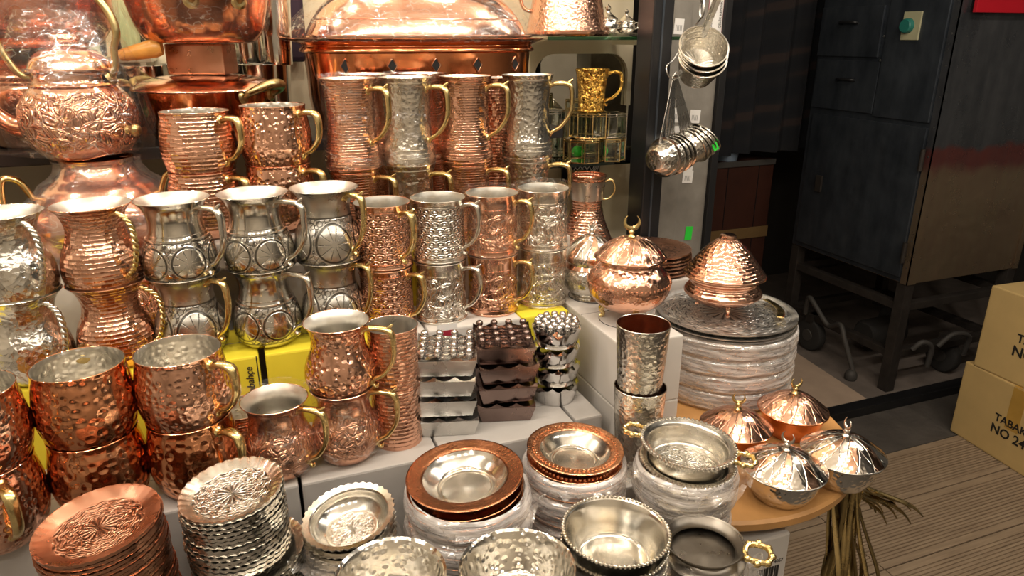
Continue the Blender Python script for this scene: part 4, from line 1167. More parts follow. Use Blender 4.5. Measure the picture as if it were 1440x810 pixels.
c = cat([(.050, 0, .112), (.060, 0, .125), (.063, 0, .150), (.070, 0, .172), (.063, 0, .200), (.045, 0, .222), (.02, 0, .232)], 6)
hd = obj('handle', sweep('handle', c, lerp_list([.006, .005, .0045, .005, .0055, .005, .005], len(c)), seg=10, flat=1.3), 'brass_old', t, rot=(0, 0, R(-15)))
obj('hinge_pad', xf and mesh('hinge_pad', *xf(lathe_raw([(0, .006), (.010, .005), (.013, 0), (0, 0)], 16), Matrix.Translation((.050, 0, .112)) @ Matrix.Rotation(R(60), 4, 'Y'))), 'brass_old', hd)
c = cat([(.050, 0, .112), (.062, 0, .118), (.073, 0, .138), (.082, 0, .168), (.088, 0, .20)], 6)
obj('handle', sweep('handle', c, .0048, seg=9, flat=1.4), 'brass_old', t, rot=(0, 0, R(185)))
obj('film', crumple('film', [(.088, .01), (.094, .05), (.092, .09), (.084, .13), (.070, .16), (.05, .20)], 48, .008, 37, 24), 'film', t)
obj('side_knob', xf and mesh('side_knob', *xf(lathe_raw(cat([(0, 0), (.007, .001), (.006, .006), (.009, .012), (.007, .018), (0, .020)], 3), 14), Matrix.Translation((.074, -.012, .040)) @ Matrix.Rotation(R(90), 4, 'Y'))), 'brass_old', t, rot=(0, 0, R(-25)))

# covered copper pan, box and open pan above
t = thing('covered_pan', 'covered copper pan with brass handle below the open pan', 'pan', (-.035, 1.315, 1.3855), 0)
P_P = [(.072, 0), (.084, .004), (.096, .03), (.101, .06), (.104, .082)]
pot_parts(t, P_P, 'copper_red')
lp = cat([(.104, .082), (.1135, .083), (.112, .087), (.090, .0985), (.06, .1045), (0, .106)], 5)
obj('lid', lathe('lid', lp, 64), 'copper', t)
side_handle(t, .102, .075, R(-40), 1.0)
side_handle(t, .102, .075, R(140), 1.0)
tag(obj('tin_box', box('tin_box', -.046, .046, -.03, .03, 0, .047, .003), 'copper_brown', None, (-.035, 1.315, 1.4918), (0, 0, R(-21))), 'brown metal box in film between the two pans', 'box')
t = thing('open_pan', 'open copper pan with brass side handle hung with clear film at the top', 'pan', (-.030, 1.315, 1.5395), 0)
P_O = [(.070, 0), (.083, .004), (.095, .022), (.104, .055), (.113, .095), (.118, .098)]
pot_parts(t, P_O, 'copper_red')
side_handle(t, .104, .060, R(-75), 1.0)
side_handle(t, .104, .060, R(105), 1.0)
obj('film', crumple('film', [(.06, -.002)] + [(r + .006, z) for r, z in cat(P_O, 4)], 48, .006, 41, 26), 'film', t)

# big pots at the upper left corner
t = thing('covered_pot', 'copper pot under the big pot at the upper left corner', 'pot', (-.275, 1.375, 1.3855), 0)
pot_parts(t, [(.07, 0), (.085, .004), (.098, .04), (.100, .085), (.094, .10), (.098, .105)], 'copper')
obj('lid', lathe('lid', cat([(.099, .105), (.103, .108), (.08, .125), (.05, .138), (.035, .144), (0, .145)], 5), 56), 'copper', t)
side_handle(t, .098, .075, R(-30), 1.0); side_handle(t, .098, .075, R(190), 1.0)
t = thing('big_pot', 'big dark copper pot in film at the upper left corner', 'pot', (-.275, 1.375, 1.5315), 0)
P_B = [(.06, 0), (.085, .005), (.108, .03), (.116, .07), (.118, .14), (.121, .143)]
pot_parts(t, P_B, 'copper_red')
obj('film', crumple('film', [(r + .006, z) for r, z in cat(P_B, 4)], 48, .007, 43, 24), 'film_mid', t)
side_handle(t, .118, .110, R(-60), 1.0)
# kettle at the left picture edge
t = thing('small_kettle', 'copper kettle with brass bow handle at the left picture edge', 'kettle', (-.412, 1.165, TD), 0)
P_S = [(.055, 0), (.07, .004), (.088, .04), (.086, .085), (.070, .12), (.058, .135), (.060, .14)]
pot_parts(t, P_S, 'copper', 'copper')
obj('lid', lathe('lid', cat([(.060, .139), (.063, .142), (.05, .156), (.025, .166), (0, .168)], 4), 48), 'copper', t)
c = cat([(.072, 0, .118), (.082, 0, .15), (.078, 0, .19), (.05, 0, .225), (0, 0, .235)], 6)
obj('handle', sweep('handle', c, .005, seg=9, flat=1.4), 'brass_old', t, rot=(0, 0, R(-25)))
t = thing('stacked_kettle', 'copper kettle stacked on the kettle at the left picture edge', 'kettle', (-.412, 1.165, TD + .169), 0)
pot_parts(t, [(.05, 0), (.066, .004), (.082, .035), (.080, .075), (.064, .105), (.056, .118), (.058, .122)], 'copper', 'copper')
obj('lid', lathe('lid', cat([(.058, .121), (.061, .124), (.05, .138), (.022, .150), (0, .152)], 4), 48), 'copper', t)
c = cat([(.064, 0, .100), (.080, 0, .13), (.085, 0, .17), (.06, 0, .21), (0, 0, .225)], 6)
obj('handle', sweep('handle', c, .0052, seg=9, flat=1.4), 'brass_old', t, rot=(0, 0, R(-25)))
c = cat([(.075, 0, .03), (.10, 0, .04), (.12, 0, .07), (.13, 0, .10)], 5)
obj('spout', sweep('spout', c, lerp_list([.015, .011, .008, .006], len(c)), seg=12), 'copper', t, rot=(0, 0, R(200)))
# small engraved kettle between the jugs
t = thing('engraved_kettle', 'small engraved copper kettle glimpsed behind the copper and silver jugs', 'kettle', (-.128, 1.083, TC), 0)
P_E = [(.03, 0), (.036, .003), (.045, .025), (.046, .045), (.038, .066), (.032, .078), (.034, .083)]
obj('body', lathe('body', [(0, 0)] + cat(P_E, 5) + [(.032, .083)], 48), 'copper_floral', t)
obj('lid', lathe('lid', cat([(.034, .083), (.036, .085), (.025, .096), (.008, .102), (0, .103)], 4), 40), 'copper', t)
obj('handle', sweep('handle', cat([(.036, 0, .075), (.055, 0, .090), (.072, 0, .088), (.080, 0, .075)], 5), .006, seg=9), 'black', t, rot=(0, 0, R(-21)))
tag(obj('plinth', box('plinth', -.17, -.075, 1.048, 1.13, CT, TC - .0005), 'white_card'), 'white plinth under the small engraved kettle', 'plinth')

# chafing dish
def loft_super(secs, seg=72, e=3.2):
    vs, fs = [], []
    for hx, hy, z in secs:
        for i in range(seg):
            a = 2 * PI * i / seg
            ca, sa = math.cos(a), math.sin(a)
            vs.append((hx * abs(ca) ** (2 / e) * (1 if ca >= 0 else -1), hy * abs(sa) ** (2 / e) * (1 if sa >= 0 else -1), z))
    for j in range(len(secs) - 1):
        for i in range(seg):
            k = (i + 1) % seg
            fs.append((j * seg + i, j * seg + k, (j + 1) * seg + k, (j + 1) * seg + i))
    fs.append(tuple(range(seg))[::-1]); fs.append(tuple((len(secs) - 1) * seg + i for i in range(seg)))
    return vs, fs
t = thing('chafing_dish', 'large covered copper chafing dish in film behind the tankards', 'chafing dish', (.345, 1.395, 1.3855), 0)
obj('base', mesh('base', *loft_super(cat([(.185, .105, 0), (.195, .112, .006), (.206, .120, .05), (.208, .122, .105), (.211, .124, .138)], 4))), 'copper_red', t)
rm = obj('rim', mesh('rim', *loft_super(cat([(.211, .124, .136), (.219, .130, .139), (.217, .128, .145), (.214, .126, .149), (.222, .131, .153), (.234, .139, .158), (.236, .140, .1615), (.215, .12, .1615)], 3))), 'copper_red', t)
ld = obj('lid', mesh('lid', *loft_super(cat([(.204, .124, .1615), (.205, .125, .166), (.196, .118, .186), (.176, .104, .214), (.150, .086, .236), (.128, .070, .246), (.10, .05, .251)], 5), e=2.8)), 'copper', t)
obj('lid_flange', mesh('lid_flange', *loft_super([(.205, .125, .1617), (.214, .132, .1625), (.214, .132, .1655), (.205, .125, .167)])), 'copper', ld)
obj('lid_band', mesh('lid_band', *loft_super(cat([(.1915, .1145, .190), (.1935, .1165, .1925), (.1895, .1135, .195)], 3), e=2.8)), 'copper', ld)
obj('lid_handle', sweep('lid_handle', cat([(-.05, 0, .25), (-.045, 0, .275), (0, 0, .285), (.045, 0, .275), (.05, 0, .25)], 5), .006, seg=10), 'brass', ld)
for i in range(5):
    x = -.155 + .0775 * i
    yv = -.1225 * (1 - abs(x / .2085) ** 3.2) ** (1 / 3.2) - .0008
    d = .0085
    fr = [(x, yv - .001, .116 + d * 1.45), (x + d, yv - .001, .116), (x, yv - .001, .116 - d * 1.45), (x - d, yv - .001, .116)]
    f_ = obj('cutout_border', sweep('cutout_border', fr + [fr[0]], .0013, seg=6), 'copper', t)
    v = [(px, py + .0004, pz) for px, py, pz in fr] + [(px, py + .004, pz) for px, py, pz in fr]
    obj('cutout', mesh('cutout', v, [(0, 1, 2, 3), (7, 6, 5, 4)] + [(k, (k + 1) % 4, 4 + (k + 1) % 4, 4 + k) for k in range(4)], False), 'black', f_)
lp_ = [(a * .246, b_ * .15, z) for a, b_, z in ((.98, .98, .155), (1.0, 1.0, .165), (.95, .95, .185), (.84, .84, .215), (.70, .70, .24), (.5, .5, .258))]
v, f = loft_super(cat(lp_, 4), e=2.8)
v = [tuple(Vector(p) * (1 + .02 * noise.noise(Vector(p) * 22))) for p in v]
obj('film', mesh('film', v, f[:-2], sharp=16), 'film', t)

# steel tumblers and glasses on the back shelf
ST = [(-.140, 1.47), (-.08, 1.53), (.055, 1.47), (.02, 1.55), (.085, 1.53), (-.02, 1.575), (-.085, 1.60)]
for i, (x, y) in enumerate(sorted(ST)):
    make('tumbler_steel', 'steel tumbler in the dark behind the two pans, %s from the left' % ORD[i], (x, y, 1.3855), 0, 'steel tumblers behind the pans')
for i, (x, y) in enumerate(((.045, 1.535), (.092, 1.475))):
    make('tumbler_steel', 'steel tumbler %s' % ['balanced on a tumbler left of the chafing dish', 'nearest the left end of the chafing dish, raised'][i], (x, y, 1.3855 + .1165), 0, 'steel tumblers by the chafing dish')
sh = thing('upper_shelf', 'pale upper shelf with glasses behind the teapot', 'shelf', (0, 0, 0))
obj('shelf_board', box('shelf_board', -.62, -.125, 1.50, 1.655, 1.505, 1.515, .001), 'cream', sh)
obj('bracket', box('bracket', -.6, -.59, 1.5, 1.655, 1.385, 1.505), 'cream', sh); obj('bracket', box('bracket', -.145, -.135, 1.5, 1.655, 1.385, 1.505), 'cream', sh)
for i in range(6):
    make('glass', 'clear glass on the pale shelf behind the teapot, %s from the left' % ORD[i], (-.50 + .068 * i, 1.555, 1.516), 0, 'clear glasses on the pale shelf')
for (x, y, z0, mat, lb) in ((-.165, 1.32, 1.3855, 'green_lid', 'small jar with green lid behind the teapot'), (.098, 1.30, 1.3855, 'green_lid', 'small jar with green lid beside the chafing dish')):
    t = thing('lidded_jar', lb, 'jar', (x, y, z0))
    obj('jar', lathe('jar', cat([(0, 0), (.018, 0), (.020, .004), (.020, .03), (.016, .038)], 3), 24), 'glass', t)
    obj('lid', lathe('lid', [(.017, .036), (.0185, .037), (.0185, .046), (.017, .048), (0, .048)], 24), mat, t)
tag(obj('wooden_grip', sweep('wooden_grip', cat([(0, 0, 0), (.02, 0, .004), (.05, 0, .010), (.062, 0, .011)], 4), lerp_list([.008, .011, .014, .010], 13), seg=12), 'grip', None, (-.150, 1.285, 1.522), (0, 0, R(-10))), 'amber coloured handle grip between the teapot and the pans', 'handle')
tag(obj('hanging_cloth', box('hanging_cloth', .10, .16, 1.59, 1.65, 1.50, 2.0, .01), 'violet'), 'dark plum cloth hanging behind the chafing dish', 'cloth')

# ================================================================== GLASS SHELVES
t = thing('milk_jug', 'tall tapering hammered copper jug on the upper glass shelf', 'jug', (.690, 1.472, 1.5495), 0)
P_M = [(.086, 0), (.090, .004), (.086, .012), (.078, .05), (.070, .10), (.062, .16), (.064, .20)]
pot_parts(t, P_M, 'copper_peen')
obj('foot_ring', lathe('foot_ring', [(.0895, .002), (.0925, .005), (.0925, .009), (.0885, .012)], 56), 'copper', t)
obj('handle', sweep('handle', cat([(-.074, 0, .05), (-.094, 0, .06), (-.104, 0, .11), (-.090, 0, .17), (-.066, 0, .18)], 6), .004, seg=9, flat=1.6), 'copper', t, rot=(0, 0, SR))
t = thing('silver_set', 'ornate silver sugar set heaped on the upper glass shelf', 'silverware', (.800, 1.47, 1.5495), 0)
t.scale = (1.8, 1.8, 1.5)
obj('tray', lathe('tray', [(0, 0), (.030, 0), (.033, .004), (.031, .005), (0, .002)], 36), 'tin_floral', t)
for i, (dx, dy, s) in enumerate(((-.013, -.012, 1.0), (.014, -.008, .9), (.0, .014, 1.1))):
    q = obj('pot', lathe('pot', cat([(0, 0), (.008 * s, 0), (.013 * s, .008 * s), (.011 * s, .016 * s), (.012 * s, .018 * s), (.004 * s, .026 * s), (.002 * s, .030 * s), (.0035 * s, .033 * s), (0, .037 * s)], 3), 18), 'tin_peen', t, (dx, dy, .0045))
    obj('ear', sweep('ear', cat([(.012 * s, 0, .014 * s), (.018 * s, 0, .016 * s), (.018 * s, 0, .008 * s), (.012 * s, 0, .006 * s)], 4), .0011, seg=6), 'tin', q)
t = thing('glass_bowl', 'clear glass bowl behind the silver set on the upper glass shelf', 'bowl', (.745, 1.54, 1.5495), 0)
b, l = vessel([(.02, 0), (.025, .002), (.036, .03), (.044, .07)], th=.002)
obj('body', b, 'glass', t); obj('lining', l, 'glass', t)

# gold tankard
t = thing('gold_tankard', 'embossed gold tankard with round medallion on the glass boxes', 'tankard', (.706, 1.375, 1.4), R(-21))
P_G = [(.0275, 0), (.029, .003), (.0272, .008), (.028, .035), (.031, .065), (.0345, .082), (.0355, .086)]
b, l = vessel(P_G)
obj('body', b, 'gold_emb', t); obj('lining', l, 'gold_emb', t)
for pn, me, _, par in ear(P_G, .076, .020, .062, .0035, 1.6, spur=False): obj(pn, me, 'gold_emb', t)
cc = [(.0302 * math.sin(.62 * math.cos(a)) , -.0306 * math.cos(.62 * math.cos(a)) - .0004 - .03 * .04 * math.sin(a), .046 + .0195 * math.sin(a)) for a in [2 * PI * i / 32 for i in range(33)]]
obj('medallion_ring', sweep('medallion_ring', cc, .0009, seg=6, up=(0, 1, 0)), 'gold_emb', t)

# brass-framed glass trinket boxes
def trinket(label, x, y, z, rad, h, n, rz, frame='brass'):
    t = thing('glass_box', label, 'glass box', (x, y, z), rz, 'brass-framed glass boxes')
    P0 = [(rad * math.cos(2 * PI * (i + .5) / n), rad * math.sin(2 * PI * (i + .5) / n)) for i in range(n)]
    bars = []
    for i in range(n):
        a = P0[i]; b = P0[(i + 1) % n]
        for zz in (.0015, h - .006, h - .0015):
            bars.append(sweep_raw([(a[0], a[1], zz), (b[0], b[1], zz)], .0015, seg=6, up=(0, 0, 1)))
        bars.append(sweep_raw([(a[0], a[1], 0), (a[0], a[1], h)], .0015, seg=6))
    obj('frame', mesh('frame', *join(*bars)), frame, t)
    for i in range(n):
        a = P0[i]; b = P0[(i + 1) % n]
        obj('pane', mesh('pane', [(a[0], a[1], .002), (b[0], b[1], .002), (b[0], b[1], h - .006), (a[0], a[1], h - .006)], [(0, 1, 2, 3)], False), 'glass', t)
    obj('lid_pane', mesh('lid_pane', [(p[0], p[1], h - .001) for p in P0], [tuple(range(n))], False), 'glass', t)
    obj('base_mirror', mesh('base_mirror', [(p[0], p[1], .001) for p in P0], [tuple(range(n))], False), 'mirror', t)
    cl = obj('clasp', mesh('clasp', *ball_raw((rad * math.cos(PI / n) * math.cos(-PI / 2), -rad * math.cos(PI / n) - .001, h - .003), .0024, 8, 5)), frame, t)
    return t
zs = 1.2975
trinket('octagonal brass glass box at the lower left of the boxes', .690, 1.372, zs, .042, .050, 8, R(0))
trinket('square glass box with a small chain right of the octagonal one', .752, 1.365, zs, .030, .048, 6, R(10))
trinket('octagonal brass glass box directly under the gold tankard', .704, 1.376, zs + .0505, .042, .0515, 8, R(5))
trinket('silvery square glass box to the right of the tankard box', .755, 1.372, zs + .049, .034, .050, 4, R(-5), 'tin')
trinket('glass box in the back row left behind the tankard', .655, 1.47, zs, .034, .10, 6, R(20), 'tin')
trinket('glass box in the back row behind the tankard handle', .735, 1.475, zs, .034, .10, 4, R(5), 'brass_old')
trinket('glass box in the back row at the right end', .752, 1.53, zs, .030, .115, 4, R(0), 'brass_old')
for (x, y) in ((.705, 1.41), (.76, 1.40)):
    tag(obj('green_trinket', lathe('green_trinket', cat([(0, 0), (.010, .001), (.014, .012), (.008, .022), (0, .024)], 3), 14), 'green_tag', None, (x, y + .02, zs)), 'small green trinket behind the %s glass box' % ('octagonal' if x < .72 else 'square'), 'trinket')
c = [(.742 + .010 * k / 4.0 - .005, 1.334, zs + .043 - .018 * math.sin(PI * k / 8)) for k in range(9)]
tag(obj('chain', sweep('chain', cat(c, 3), .0008, seg=5), 'tin', None), 'thin chain looped over the front of the square glass box', 'chain')
# brass ewer below the lower shelf
t = thing('brass_ewer', 'aged brass ewer in the shade below the lower glass shelf', 'ewer', (.735, 1.47, 1.11), 0)
P_W = [(.036, 0), (.045, .004), (.055, .03), (.052, .065), (.034, .105), (.022, .13), (.025, .145)]
pot_parts(t, P_W, 'brass_old', 'brass_old')
obj('handle', sweep('handle', cat([(-.030, 0, .115), (-.055, 0, .12), (-.068, 0, .09), (-.052, 0, .055)], 6), .0032, seg=8), 'brass_old', t, rot=(0, 0, SR))
tag(obj('plinth', box('plinth', .66, .79, 1.36, 1.55, -.03, 1.1095), 'counter'), 'dark plinth under the brass ewer', 'plinth')

# ================================================================== LADLES ON THE GREY POST
HX, HY, HZ = .811, 1.24, 1.476
t = thing('hook_chain', 'steel chain with a hook hanging before the grey post', 'chain', (.868, 1.24, 0))
for i in range(9):
    z = 1.60 + .028 * i
    pts = [((.0062 * math.cos(a)), 0, z + .0165 * math.sin(a)) for a in [2 * PI * k / 16 for k in range(17)]]
    obj('link', sweep('link', pts, .0021, seg=6, caps=False), 'steel_brushed', t, rot=(0, 0, 0 if i % 2 else R(90)))
c = cat([(0, 0, 1.584), (-.006, 0.02, 1.56), (-.04, .02, 1.51), (-.066, .006, 1.496), (-.068, 0, HZ + .006), (-.058, 0, HZ - .003), (-.048, 0, HZ + .008)], 6)
obj('hook', sweep('hook', c, .0018, seg=7), 'steel_brushed', t)
cup = cat([(0, 0), (.015, 0), (.023, .005), (.0315, .020), (.0365, .036)], 4)
LB = lathe('bowl', cup + [(.0362, .036), (.025, .0075), (0, .0015)], 36)
LR = lathe('rim', [(.0362, .0342), (.0400, .0350), (.0404, .0364), (.0400, .0378), (.0362, .0385)], 36)
LH = box('handle', -.0032, .0032, -.0009, .0009, 0, .128, .0005)
def ladle(label, top, ang, yaw, i):
    """hangs from its handle end; bowl turned with its base to the left"""
    t = thing('ladle', label, 'ladle', top, 0, 'hammered steel ladles')
    t.rotation_euler = (0, ang, yaw)
    h = obj('handle', LH, 'steel_brushed', t, (0, 0, -.130))
    obj('hanging_eye', sweep('hanging_eye', [(.004 * math.cos(a), 0, .004 * math.sin(a)) for a in [2 * PI * k / 12 for k in range(13)]], .0012, seg=6, caps=False) if 'EYE' not in KINDS else KINDS['EYE'], 'steel_brushed', h, (0, 0, .130))
    bw = obj('bowl', LB, 'tin_peen', t, (-.010, 0, -.160), (0, R(74), 0))
    obj('rim', LR, 'tin', bw)
names = ['leftmost of the nearer bunch', 'second of the nearer bunch', 'third of the nearer bunch', 'rightmost of the nearer bunch']
for i in range(4):
    ladle('hammered steel ladle with long flat handle, ' + names[i], (HX + .003 * i, HY - .006 + .004 * i, HZ - .004), R((14, 5, -1, -6)[i]), R(22), i)
names = ['first of the right bunch', 'second of the right bunch', 'third of the right bunch', 'last of the right bunch with green tag']
for i in range(4):
    ladle('hammered steel ladle with thin handle, ' + names[i], (HX + .012 + .003 * i, HY + .012 + .0015 * i, HZ - .004), R((-16, -19.5, -23, -26.5)[i]), R(8), i)
tag(obj('green_tag', box('green_tag', -.006, .006, -.001, .001, -.008, .008), 'green_tag', None, (.922, 1.232, 1.335), (0, R(-30), 0)), 'small green tag on the last ladle of the right bunch', 'tag')
cupp = cat([(0, 0), (.030, 0), (.034, .003), (.041, .03), (.046, .050)], 4)
CB = lathe('cup', cupp + [(.0450, .0503), (.0400, .031), (.032, .0045), (0, .002)], 40)
CR = lathe('rim', [(.0445, .0490), (.0472, .0496), (.0472, .0515), (.0445, .052)], 40)
for i in range(3):
    t = thing('measuring_cup', 'steel scoop cup hung on the post, ' + ['front one of three', 'middle one of three', 'back one of three'][i], 'cup', (.848 + .004 * i, 1.215 + .006 * i, 1.500 - .010 * i), 0, 'hanging scoop cups')
    t.rotation_euler = (R(50), R(6), R(-24))
    cp = obj('cup', CB, 'tin_rows', t); obj('rim', CR, 'tin', cp)
    obj('handle', box('handle', -.004, .004, .045, .047, .050, .18, .0005), 'steel_brushed', t)

# ================================================================== DOORWAY AT THE RIGHT
X0, X1, Y0, Y1 = 2.66, 3.35, 2.12, 2.83
t = thing('metal_cabinet', 'old dark sheet metal cabinet on a rusty wheeled frame', 'cabinet', (X0, Y0, 0))
W_, D_ = X1 - X0, Y1 - Y0
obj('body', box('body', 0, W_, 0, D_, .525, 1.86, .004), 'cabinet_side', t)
obj('drawer_side', box('drawer_side', -.003, .0, .004, D_ - .004, .529, 1.856), 'cabinet', t)
# faces on the -x side (y = distance from the near corner)
def face(name, y0, y1, z0, z1, th=.012):
    return obj(name, box(name, -th, 0, y0, y1, z0, z1, .003), 'cabinet', t, (-.003, 0, 0))
d1 = face('drawer', .345, .70, 1.462, 1.675); d2 = face('drawer', .325, .69, 1.225, 1.445)
pn = face('switch_panel', .035, .320, 1.215, 1.70)
dr = face('door', .035, .675, .552, 1.195)
for d, y_, z_ in ((d1, .525, 1.605), (d2, .495, 1.36)):
    obj('pull', sweep('pull', cat([(-.010, y_ - .045, z_), (-.030, y_ - .035, z_ + .004), (-.032, y_ + .035, z_ + .004), (-.010, y_ + .045, z_)], 5), .007, seg=8, up=(0, 0, 1)), 'black', d)
for z_ in (1.02, .62):
    obj('hinge', mesh('hinge', *shift(lathe_raw([(0, 0), (.010, 0), (.010, .09), (0, .09)], 10), (-.014, .03, z_))), 'frame_steel', dr)
obj('latch', box('latch', -.024, -.012, .545, .585, .83, .91, .003), 'frame_steel', dr)
sw = obj('switch_plate', box('switch_plate', -.020, -.012, .150, .235, 1.535, 1.645, .002), 'switch_plate', pn)
kb = xf(lathe_raw([(0, .022), (.024, .022), (.028, .018), (.030, 0), (0, 0)], 20), Matrix.Translation((-.020, .205, 1.59)) @ Matrix.Rotation(R(-90), 4, 'Y'))
obj('switch_knob', mesh('switch_knob', *kb), 'green_plastic', pn)
for (y_, z_) in [(.012, .60 + .12 * k) for k in range(10)] + [(.335, 1.25 + .1 * k) for k in range(4)]:
    obj('rivet', mesh('rivet', *xf(lathe_raw([(0, .004), (.004, .003), (.006, 0), (0, 0)], 8), Matrix.Translation((-.003, y_, z_)) @ Matrix.Rotation(R(-90), 4, 'Y'))), 'steel_brushed', t)
for k in range(10):
    obj('rivet', mesh('rivet', *xf(lathe_raw([(0, .004), (.004, .003), (.006, 0), (0, 0)], 8), Matrix.Translation((.03, -.0005, .60 + .12 * k)) @ Matrix.Rotation(R(90), 4, 'X'))), 'steel_brushed', t)
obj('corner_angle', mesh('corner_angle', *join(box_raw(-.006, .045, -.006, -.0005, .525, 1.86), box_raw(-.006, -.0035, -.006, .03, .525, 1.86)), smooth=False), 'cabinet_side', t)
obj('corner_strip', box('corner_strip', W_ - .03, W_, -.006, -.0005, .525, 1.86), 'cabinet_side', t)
fr = 'frame_steel'
for (x_, y_) in ((0, 0), (W_ - .05, 0), (0, D_ - .05), (W_ - .05, D_ - .05)):
    obj('leg', box('leg', x_, x_ + .05, y_, y_ + .05, .0 if (x_, y_) == (0, 0) else .10, .524, .003), fr, t)
for z_ in (.43, .20):
    zz = .035
    obj('rail', box('rail', .005, .045, .05, D_ - .05, z_ - zz, z_, .003), fr, t)
    obj('rail', box('rail', .05, W_ - .05, .005, .045, z_ - zz, z_, .003), fr, t)
    obj('rail', box('rail', .05, W_ - .05, D_ - .045, D_ - .005, z_ - zz, z_, .003), fr, t)
    obj('rail', box('rail', W_ - .045, W_ - .005, .05, D_ - .05, z_ - zz, z_, .003), fr, t)
for (x_, y_) in ((.02, D_ - .20), (W_ - .25, .08), (W_ - .1, D_ - .2)):
    wv = xf(lathe_raw(cat([(0, -.025), (.05, -.025), (.080, -.022), (.085, 0), (.080, .022), (.05, .025), (0, .025)], 3), 24), Matrix.Translation((x_, y_, .085)) @ Matrix.Rotation(R(90), 4, 'Y'))
    wh = obj('wheel', mesh('wheel', *wv), 'rubber', t)
    obj('hub', mesh('hub', *xf(lathe_raw([(0, -.030), (.03, -.030), (.035, -.02), (.035, .02), (0, .03)], 18), Matrix.Translation((x_, y_, .085)) @ Matrix.Rotation(R(90), 4, 'Y'))), 'cable', wh)
    obj('fork', box('fork', x_ - .035, x_ + .035, y_ - .02, y_ + .02, .16, .20), fr, wh)
obj('motor', mesh('motor', *xf(lathe_raw([(0, -.12), (.06, -.12), (.075, -.10), (.075, .10), (.06, .12), (0, .12)], 20), Matrix.Translation((.32, .35, .12)) @ Matrix.Rotation(R(90), 4, 'Y'))), 'rubber', t)
for pts, r_ in (([(-.02, .53, .20), (-.04, .50, .30), (-.05, .43, .27), (-.03, .36, .20), (-.05, .27, .24), (-.06, .22, .18), (-.04, .16, .04)], .012),
                ([(.09, -.02, .21), (.12, -.04, .25), (.17, -.05, .22), (.18, -.04, .12)], .012), ([(.25, -.02, .20), (.31, -.04, .26), (.40, -.05, .24), (.42, -.03, .14)], .012)):
    obj('cable', sweep('cable', cat(pts, 8), r_, seg=8, up=(0, 0, 1)), 'cable', t)
obj('plug', mesh('plug', *shift(lathe_raw(cat([(0, 0), (.025, .002), (.028, .03), (.015, .05), (0, .05)], 3), 14), (-.05, .16, .0))), 'cable', t)
tag(obj('red_sign', box('red_sign', 2.70, 3.40, 2.085, 2.10, 1.636, 2.0, .002), 'red_sign'), 'red sign sheet at the top right in front of the cabinet', 'sign')
tag(obj('grey_pipe', sweep('grey_pipe', [(3.40, 2.07, .0), (3.43, 2.07, 1.2), (3.45, 2.07, 2.9)], .014, seg=10, up=(1, 0, 0)), 'post_grey'), 'pale pipe rising behind the brown cartons', 'pipe')

# striped cloth, chest, tub
n = 40
vs = []
for j in range(2):
    for i in range(n + 1):
        x = 2.05 + .85 * i / n
        vs.append((x, 3.02 + .035 * math.sin(i * .9) + .02 * math.sin(i * .37), .98 + (2.1 - .98) * j))
m_ = len(vs)
vs += [(x, y + .006, z) for x, y, z in vs]
fs = [(i, i + 1, n + 2 + i, n + 1 + i) for i in range(n)] + [(m_ + i, m_ + n + 1 + i, m_ + n + 2 + i, m_ + i + 1) for i in range(n)]
fs += [(i, m_ + i, m_ + i + 1, i + 1) for i in range(n)] + [(n + 1 + i, n + 2 + i, m_ + n + 2 + i, m_ + n + 1 + i) for i in range(n)]
tag(obj('striped_cloth', mesh('striped_cloth', vs, fs), 'curtain'), 'dark striped cloth hanging left of the metal cabinet', 'cloth')
t = thing('wooden_chest', 'red brown wooden chest in the dark doorway', 'chest', (2.30, 3.10, 0))
obj('body', box('body', -.40, .40, -.02, .4, 0, .93, .006), 'red_brown', t)
obj('lower_strip', box('lower_strip', -.40, .40, -.03, -.021, .50, .56, .002), 'ochre', t)
obj('upper_strip', box('upper_strip', -.40, .40, -.03, -.021, .90, .93, .002), 'cable', t)
for k in range(4): obj('batten', box('batten', -.30 + .2 * k, -.297 + .2 * k, -.024, -.0205, .02, .90), 'black', t)
t = thing('plastic_tub', 'pale blue plastic tub on the chest in the doorway', 'tub', (2.42, 3.13, .9305))
b, l = vessel([(.05, 0), (.055, .002), (.065, .05), (.075, .055)], th=.003)
obj('body', b, 'blue_tub', t); obj('lining', l, 'blue_tub', t)

# cardboard on the floor
v = [(1.75, 2.10), (2.52, 2.07), (2.58, 2.62), (1.80, 2.75)]
me = mesh('cardboard_sheet', [(x, y, .0005) for x, y in v] + [(x, y, .005) for x, y in v], [(3, 2, 1, 0), (4, 5, 6, 7)] + [(i, (i + 1) % 4, 4 + (i + 1) % 4, 4 + i) for i in range(4)], False)
tag(obj('cardboard_sheet', me, 'floor_card'), 'flattened brown cardboard lying inside the doorway', 'cardboard')

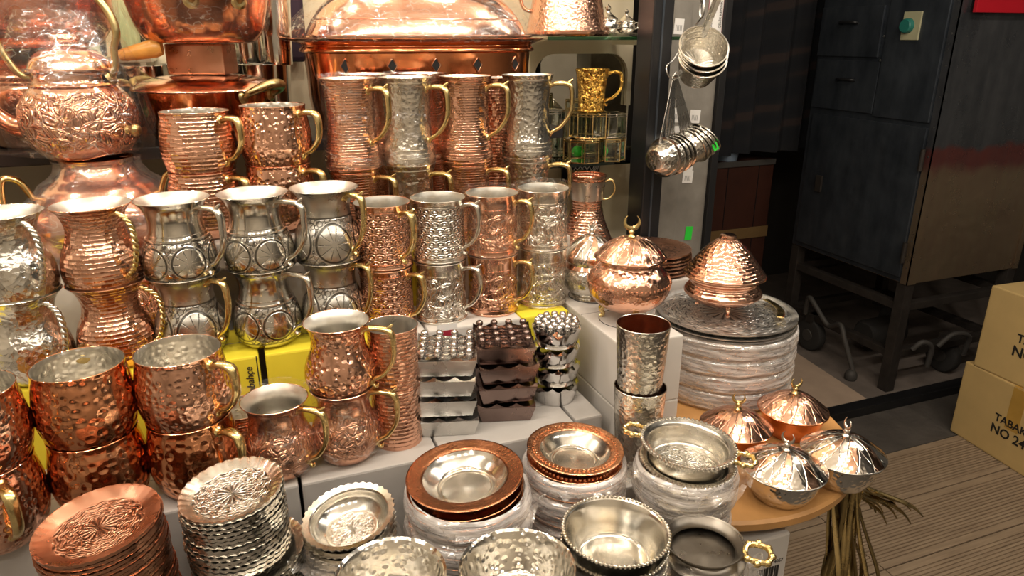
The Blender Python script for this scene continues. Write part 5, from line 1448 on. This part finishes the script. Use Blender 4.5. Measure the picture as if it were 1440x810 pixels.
# brown cartons
def brown(label, corner, yaw, L, Wd, h, z0, txt_y, txt_z, s):
    """corner = far left bottom corner; the lettered side faces -x"""
    t = thing('brown_carton', label, 'carton', (corner[0], corner[1], z0), yaw, 'brown cartons on the deck')
    obj('body', box('body', 0, Wd, -L, 0, 0, h, .006), 'brown_card', t)
    obj('tape', box('tape', -.0012, -.0002, -L * .5 - .028, -L * .5 + .028, h * .45, h - .004), 'tape', t)
    obj('top_tape', box('top_tape', .0, Wd, -L * .5 - .028, -L * .5 + .028, h - .0004, h + .0008), 'tape', t)
    obj('flap_seam', box('flap_seam', .004, Wd - .004, -L * .5 - .0015, -L * .5 + .0015, h + .0008, h + .0012), 'ink_grey', t)
    for row, tx in enumerate(('TABAK', 'NO 24')):
        m = text_mesh(tx, s * (1 if row == 0 else 1.2), .0003, bold=.022)
        obj('lettering', m, 'ink', t, (-.0016, txt_y, txt_z - row * s * 1.15), (R(90), 0, R(-90)))
    return t
brown('lower brown carton lettered in black with brown tape down its side', (2.636, 1.772), R(-7), .50, .42, .318, 0.0, -.245, .165, .043)
brown('upper brown carton stacked on the taped one at the right edge', (2.628, 1.735), R(-3), .50, .44, .335, .3195, -.215, .175, .046)

# bronze tongs hanging below the table edge
t = thing('tongs_bunch', 'bunch of dark bronze tongs hanging under the round table edge', 'tongs', (.800, .675, .915))
obj('wire_loop', sweep('wire_loop', [(.012 * math.cos(a), .012 * math.sin(a), .0) for a in [2 * PI * k / 16 for k in range(17)]], .0012, seg=6, up=(0, 0, 1), caps=False), 'bronze', t)
rn = random.Random(4)
for i in range(40):
    a = rn.uniform(-PI * .95, PI * .15) if i < 30 else rn.uniform(-.5, .1)
    sp = rn.uniform(.01, .085) if i < 30 else rn.uniform(.07, .12)
    L = rn.uniform(.16, .26) if i < 30 else rn.uniform(.06, .09)
    x0, y0 = rn.uniform(-.02, .02), rn.uniform(-.02, .02)
    dx, dy = math.cos(a) * sp, math.sin(a) * sp
    c = cat([(x0, y0, 0), (x0 + dx * .25, y0 + dy * .25, -L * .3), (x0 + dx * .8, y0 + dy * .8, -L * .7), (x0 + dx, y0 + dy, -L)], 5)
    obj('tong_arm', sweep('tong_arm', c, lerp_list([.0012, .0016, .0022, .0010], len(c)), seg=7, flat=2.2, up=(-math.sin(a), math.cos(a), .2)), 'bronze', t)
for i in range(3):
    c = [(.02 + .012 * i + .009 * math.cos(a) * (1 + .3 * math.sin(3 * a)), -.045, -.235 + .013 * math.sin(a) * (1 + .3 * math.cos(2 * a))) for a in [2 * PI * k / 24 for k in range(25)]]
    obj('wire_loop', sweep('wire_loop', c, .0012, seg=6, caps=False), 'bronze', t)
